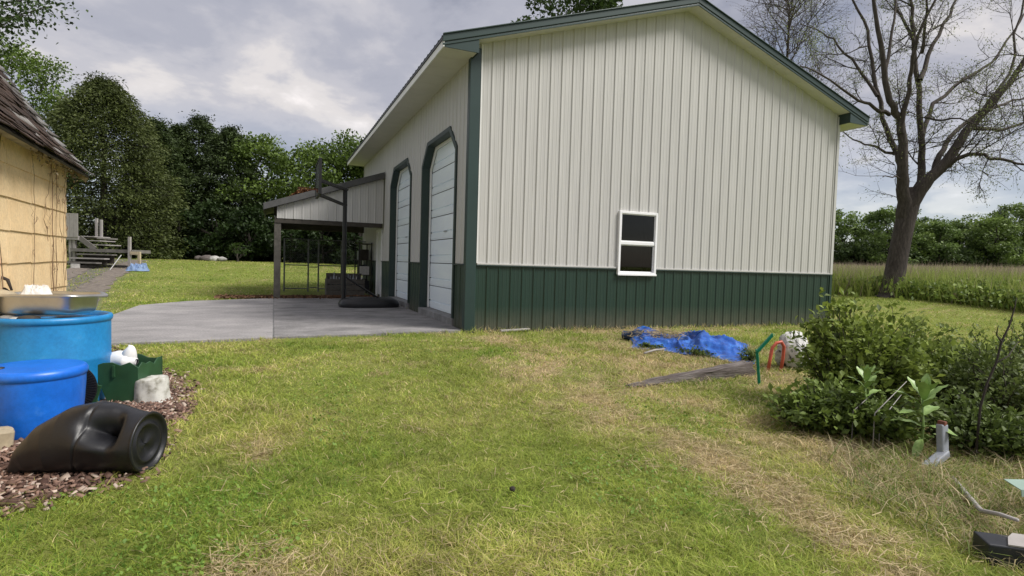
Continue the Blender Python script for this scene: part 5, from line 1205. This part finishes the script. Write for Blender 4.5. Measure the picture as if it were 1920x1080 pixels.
# ------------------------------------------------------------------ lawn blades
rng = np.random.default_rng(100)
def blades(n, rmin, rmax, a0, a1, seed, h0, wmin, wk, segs, mask, colf, lay=.55):
    rng = np.random.default_rng(seed); r = rmin*(rmax/rmin)**rng.random(n); a = YAW+rng.uniform(a0, a1, n)
    x = CAM[0]+r*np.sin(a); y = CAM[1]+r*np.cos(a); k = mask(x, y, rng); x, y, r = x[k], y[k], r[k]; n = len(x)
    z = terr(x, y); B = np.stack([x, y, z], 1)
    h = h0(x, y, rng)*(.45+.9*rng.random(n)); w = np.maximum(wmin, r*wk)*(.7+.6*rng.random(n))
    az = rng.uniform(0, 6.283, n); s = np.stack([np.cos(az), np.sin(az), 0*az], 1); ln = rng.uniform(0, 6.283, n); lm = lay*(.2+1.5*rng.random(n))
    tilt = np.stack([np.cos(ln)*lm, np.sin(ln)*lm, np.ones(n)], 1)
    c = colf(x, y, rng, n)
    sw = s*w[:, None]*.5
    if segs == 2:
        m_ = B+tilt*(h*.55)[:, None]; tip = B+tilt*np.array([1.9, 1.9, .86])*h[:, None]
        V = np.stack([B-sw, B+sw, m_-sw*.85, m_+sw*.85, tip], 1).reshape(-1, 3); b = np.arange(n)[:, None]*5
        F = np.concatenate([b+np.array([f]) for f in ((0, 1, 3), (0, 3, 2), (2, 3, 4))], 0); cc = np.repeat(c, 5, 0)
    else:
        tip = B+tilt*np.array([1.3, 1.3, 1])*h[:, None]; V = np.stack([B-sw, B+sw, tip], 1).reshape(-1, 3); b = np.arange(n)[:, None]*3
        F = b+np.array([[0, 1, 2]]); cc = np.repeat(c, 3, 0)
    return V, F, cc
SHEDBOX = [tuple(SHEDC+SHEDN*.05), tuple(SHEDC-SHEDU*5.3+SHEDN*.05), tuple(SHEDC-SHEDU*5.3-SHEDN*3.3), tuple(SHEDC-SHEDN*3.3)]
def lawnmask(x, y, rng):
    j = rng.normal(size=(2, len(x)))*.05
    bad = inpoly(x+j[0]*.9, y+j[1]*.9, APRON) | inpoly(x, y, [(-.02, -.02), (9.2, -.02), (9.2, 12.3), (-.02, 12.3)]) | (inpoly(x+j[0]*1.4+.3*(vnoise(x, y, 4., 81)-.5), y+j[1]*1.4+.3*(vnoise(x, y, 4., 82)-.5), MULCH) & (rng.random(len(x)) > .035)) | inpoly(x, y, SHEDBOX) | inpoly(x, y, FIELDP)
    tkd = distline(x, y, TRACK); bad |= (tkd > .3) & (tkd < 1.15) & (rng.random(len(x)) < .93)
    bad |= (y > 34) | ((x > -3) & (x < 0) & (y > 8.2) & (y < 12))
    return ~bad
GA, GB, GC = np.array([.12, .185, .024]), np.array([.28, .36, .052]), np.array([.48, .47, .13]); ST = np.array([.58, .47, .26])
def lawncol(x, y, rng, n):
    t = rng.random((n, 1)); big_ = vnoise(x, y, .7, 21)[:, None]; c = GA*(1-t)+GB*t
    pat = .6*vnoise(x, y, .8, 23)+.4*vnoise(x, y, 2.1, 24)
    y_ = np.clip(1.5*(pat[:, None]-.28)+.7*(rng.random((n, 1))-.45), 0, 1); c = c*(1-y_*.8)+GC*y_*.8
    d = dryness(x, y); isdry = rng.random(n) < np.clip(.05+.24*sst(.40, .78, pat)+.66*d, 0, .90); c[isdry] = ST*(.45+.75*rng.random((isdry.sum(), 1)))
    lush = (rng.random(n) < .35*sst(.62, .8, 1-pat)) & ~isdry; c[lush] = np.array([.10, .20, .025])*(.7+.8*rng.random((lush.sum(), 1)))
    cl = .62*vnoise(x, y, 9., 71)+.38*vnoise(x, y, 24., 72); return c*(.9+.3*big_)*(.62+.85*cl[:, None])
def lawnh(x, y, rng):
    tall = sst(.55, .85, vnoise(x, y, .9, 31))*.02+.022*sst(.5, .9, vnoise(x, y, 8., 73))
    edge = (np.exp(-((y+.06)/.10)**2)*((x > 0) & (x < 9.2)))*.05
    rgt = ((x > .3) & (y < -.3) & (x < 7))*.030*vnoise(x, y, 1.7, 33)
    return .026+tall+edge+rgt
V, F, cc = blades(265000, 1.25, 8.5, -.88, .88, 1, lawnh, .0034, .0011, 2, lawnmask, lawncol, .95)
npmesh('lawn_grass', V, F, cc, 'grass', kind='stuff', label='short patchy lawn grass with dry straw blades'); print('near blades', len(F))
V, F, cc = blades(300000, 7.5, 55, -.95, .95, 2, lawnh, .006, .0012, 1, lawnmask, lawncol, .8)
npmesh('lawn_grass', V, F, cc, 'grass', kind='stuff', label='mown lawn grass farther back around the barn and apron'); print('far blades', len(F))
# loose straw lying on the dry path and under the shrubs
rng = np.random.default_rng(9); n = 70000
r = 1.3*(9/1.3)**rng.random(n); a = YAW+rng.uniform(-.5, .95, n); x = CAM[0]+r*np.sin(a); y = CAM[1]+r*np.cos(a)
k = lawnmask(x, y, rng) & (rng.random(n) < dryness(x, y)**1.2*.9+.03); x, y = x[k], y[k]; n = len(x)
C = np.stack([x, y, .012+.035*rng.random(n)], 1); d = unit(rng.normal(size=(n, 3))*np.array([1, 1, .18])); L = (.03+.07*rng.random(n)**2)[:, None]
s = unit(np.cross(d, np.array([0, 0, 1.])+rng.normal(size=(n, 3))*.3))*(.0011+.0012*rng.random((n, 1)))
V = np.stack([C-d*L/2-s, C-d*L/2+s, C+d*L/2+s, C+d*L/2-s], 1).reshape(-1, 3)
npmesh('loose_straw', V, np.arange(4*n).reshape(n, 4), np.repeat(np.array([.62, .51, .31])*(.4+.7*rng.random((n, 1))), 4, 0), 'grass', kind='stuff', label='loose dry straw lying along the worn path'); print('straw', n)
# longer rough grass around the junk and at the near right corner
def roughmask(x, y, rng):
    k = np.zeros(len(x), bool)
    for px, py, rr_2 in ((1800, 930, .45), (1880, 960, .4), (1690, 940, .32), (1760, 880, .35), (1500, 780, .5), (1640, 880, .3), (1900, 1020, .35), (1820, 990, .3), (1350, 690, .45), (1230, 660, .3), (1300, 720, .3), (1850, 900, .5)):
        q = at(px, py); k |= np.hypot(x-q[0], y-q[1]) < rr_2*(.5+.7*rng.random(len(x)))
    return k & (rng.random(len(x)) < .55)
def roughcol(x, y, rng, n):
    t = rng.random((n, 1)); c = np.array([.09, .15, .025])*(1-t)+np.array([.27, .34, .08])*t; isd = rng.random(n) < .45; c[isd] = np.array([.62, .52, .33])*(.4+.8*rng.random((isd.sum(), 1))); return c
V, F, cc = blades(150000, 1.25, 9, -.1, .95, 3, lambda x, y, r: .065+.05*sst(.2, 1.4, x-(-.9))*(y < -6.2), .0045, .0011, 2, roughmask, roughcol, .75)
npmesh('rough_grass', V, F, cc, 'grass', kind='stuff', label='long rough grass around the weeds, timber and metal scraps'); print('rough', len(F))
# tall field grass with pale seed heads
def fieldmask(x, y, rng): return inpoly(x+rng.normal(size=len(x))*.15, y+rng.normal(size=len(x))*.15, FIELDP)
def fieldcol(x, y, rng, n):
    t = rng.random((n, 1)); g_ = vnoise(x, y, .22, 41)[:, None]; c = (np.array([.15, .22, .035])*(1-t)+np.array([.40, .46, .12])*t)*(.7+.6*g_)
    isd = rng.random(n) < .14; c[isd] = np.array([.36, .30, .20])*(.6+.6*rng.random((isd.sum(), 1))); return c
V, F, cc = blades(240000, 19, 118, .30, 1.0, 4, lambda x, y, r: .62+.35*vnoise(x, y, .3, 42), .02, .0016, 1, fieldmask, fieldcol, .28)
npmesh('field_grass', V, F, cc, 'grass', kind='stuff', label='tall uncut field grass with pale tops beyond the mown strip'); print('field', len(F))
V, F, cc = blades(30000, 26, 118, .30, 1.0, 5, lambda x, y, r: .98+.25*vnoise(x, y, .3, 42), .012, .0010, 1, fieldmask, lambda x, y, r, n: np.array([.40, .32, .24])*(.6+.6*r.random((n, 1))), .25)
npmesh('seed_heads', V, F, cc, 'grass', kind='stuff', label='pale pinkish seed heads standing over the field grass')
# leafy weeds along the field edge
rng = np.random.default_rng(50); n = 9000; s = rng.random(n); P = np.array(FIELD); Lc = np.concatenate([[0], np.cumsum(np.hypot(*np.diff(P, axis=0).T))]); q = s*Lc[-1]
x = np.interp(q, Lc, P[:, 0])+np.abs(rng.normal(size=n))*2.2+.2; y = np.interp(q, Lc, P[:, 1])+np.abs(rng.normal(size=n))*1.2
C = np.stack([x, y, terr(x, y)+.1+.75*rng.random(n)*(.6+.4*vnoise(x, y, .8, 51))], 1); tone = rng.random((n, 1))
V, F, cc = leaves(C, .12+.10*rng.random(n), rng, .55, .4, np.array([.07, .12, .02])*(1-tone)+np.array([.27, .35, .08])*tone)
npmesh('field_edge_weeds', V, F, cc, 'leaf', kind='stuff', label='leafy green weeds along the edge of the tall field')
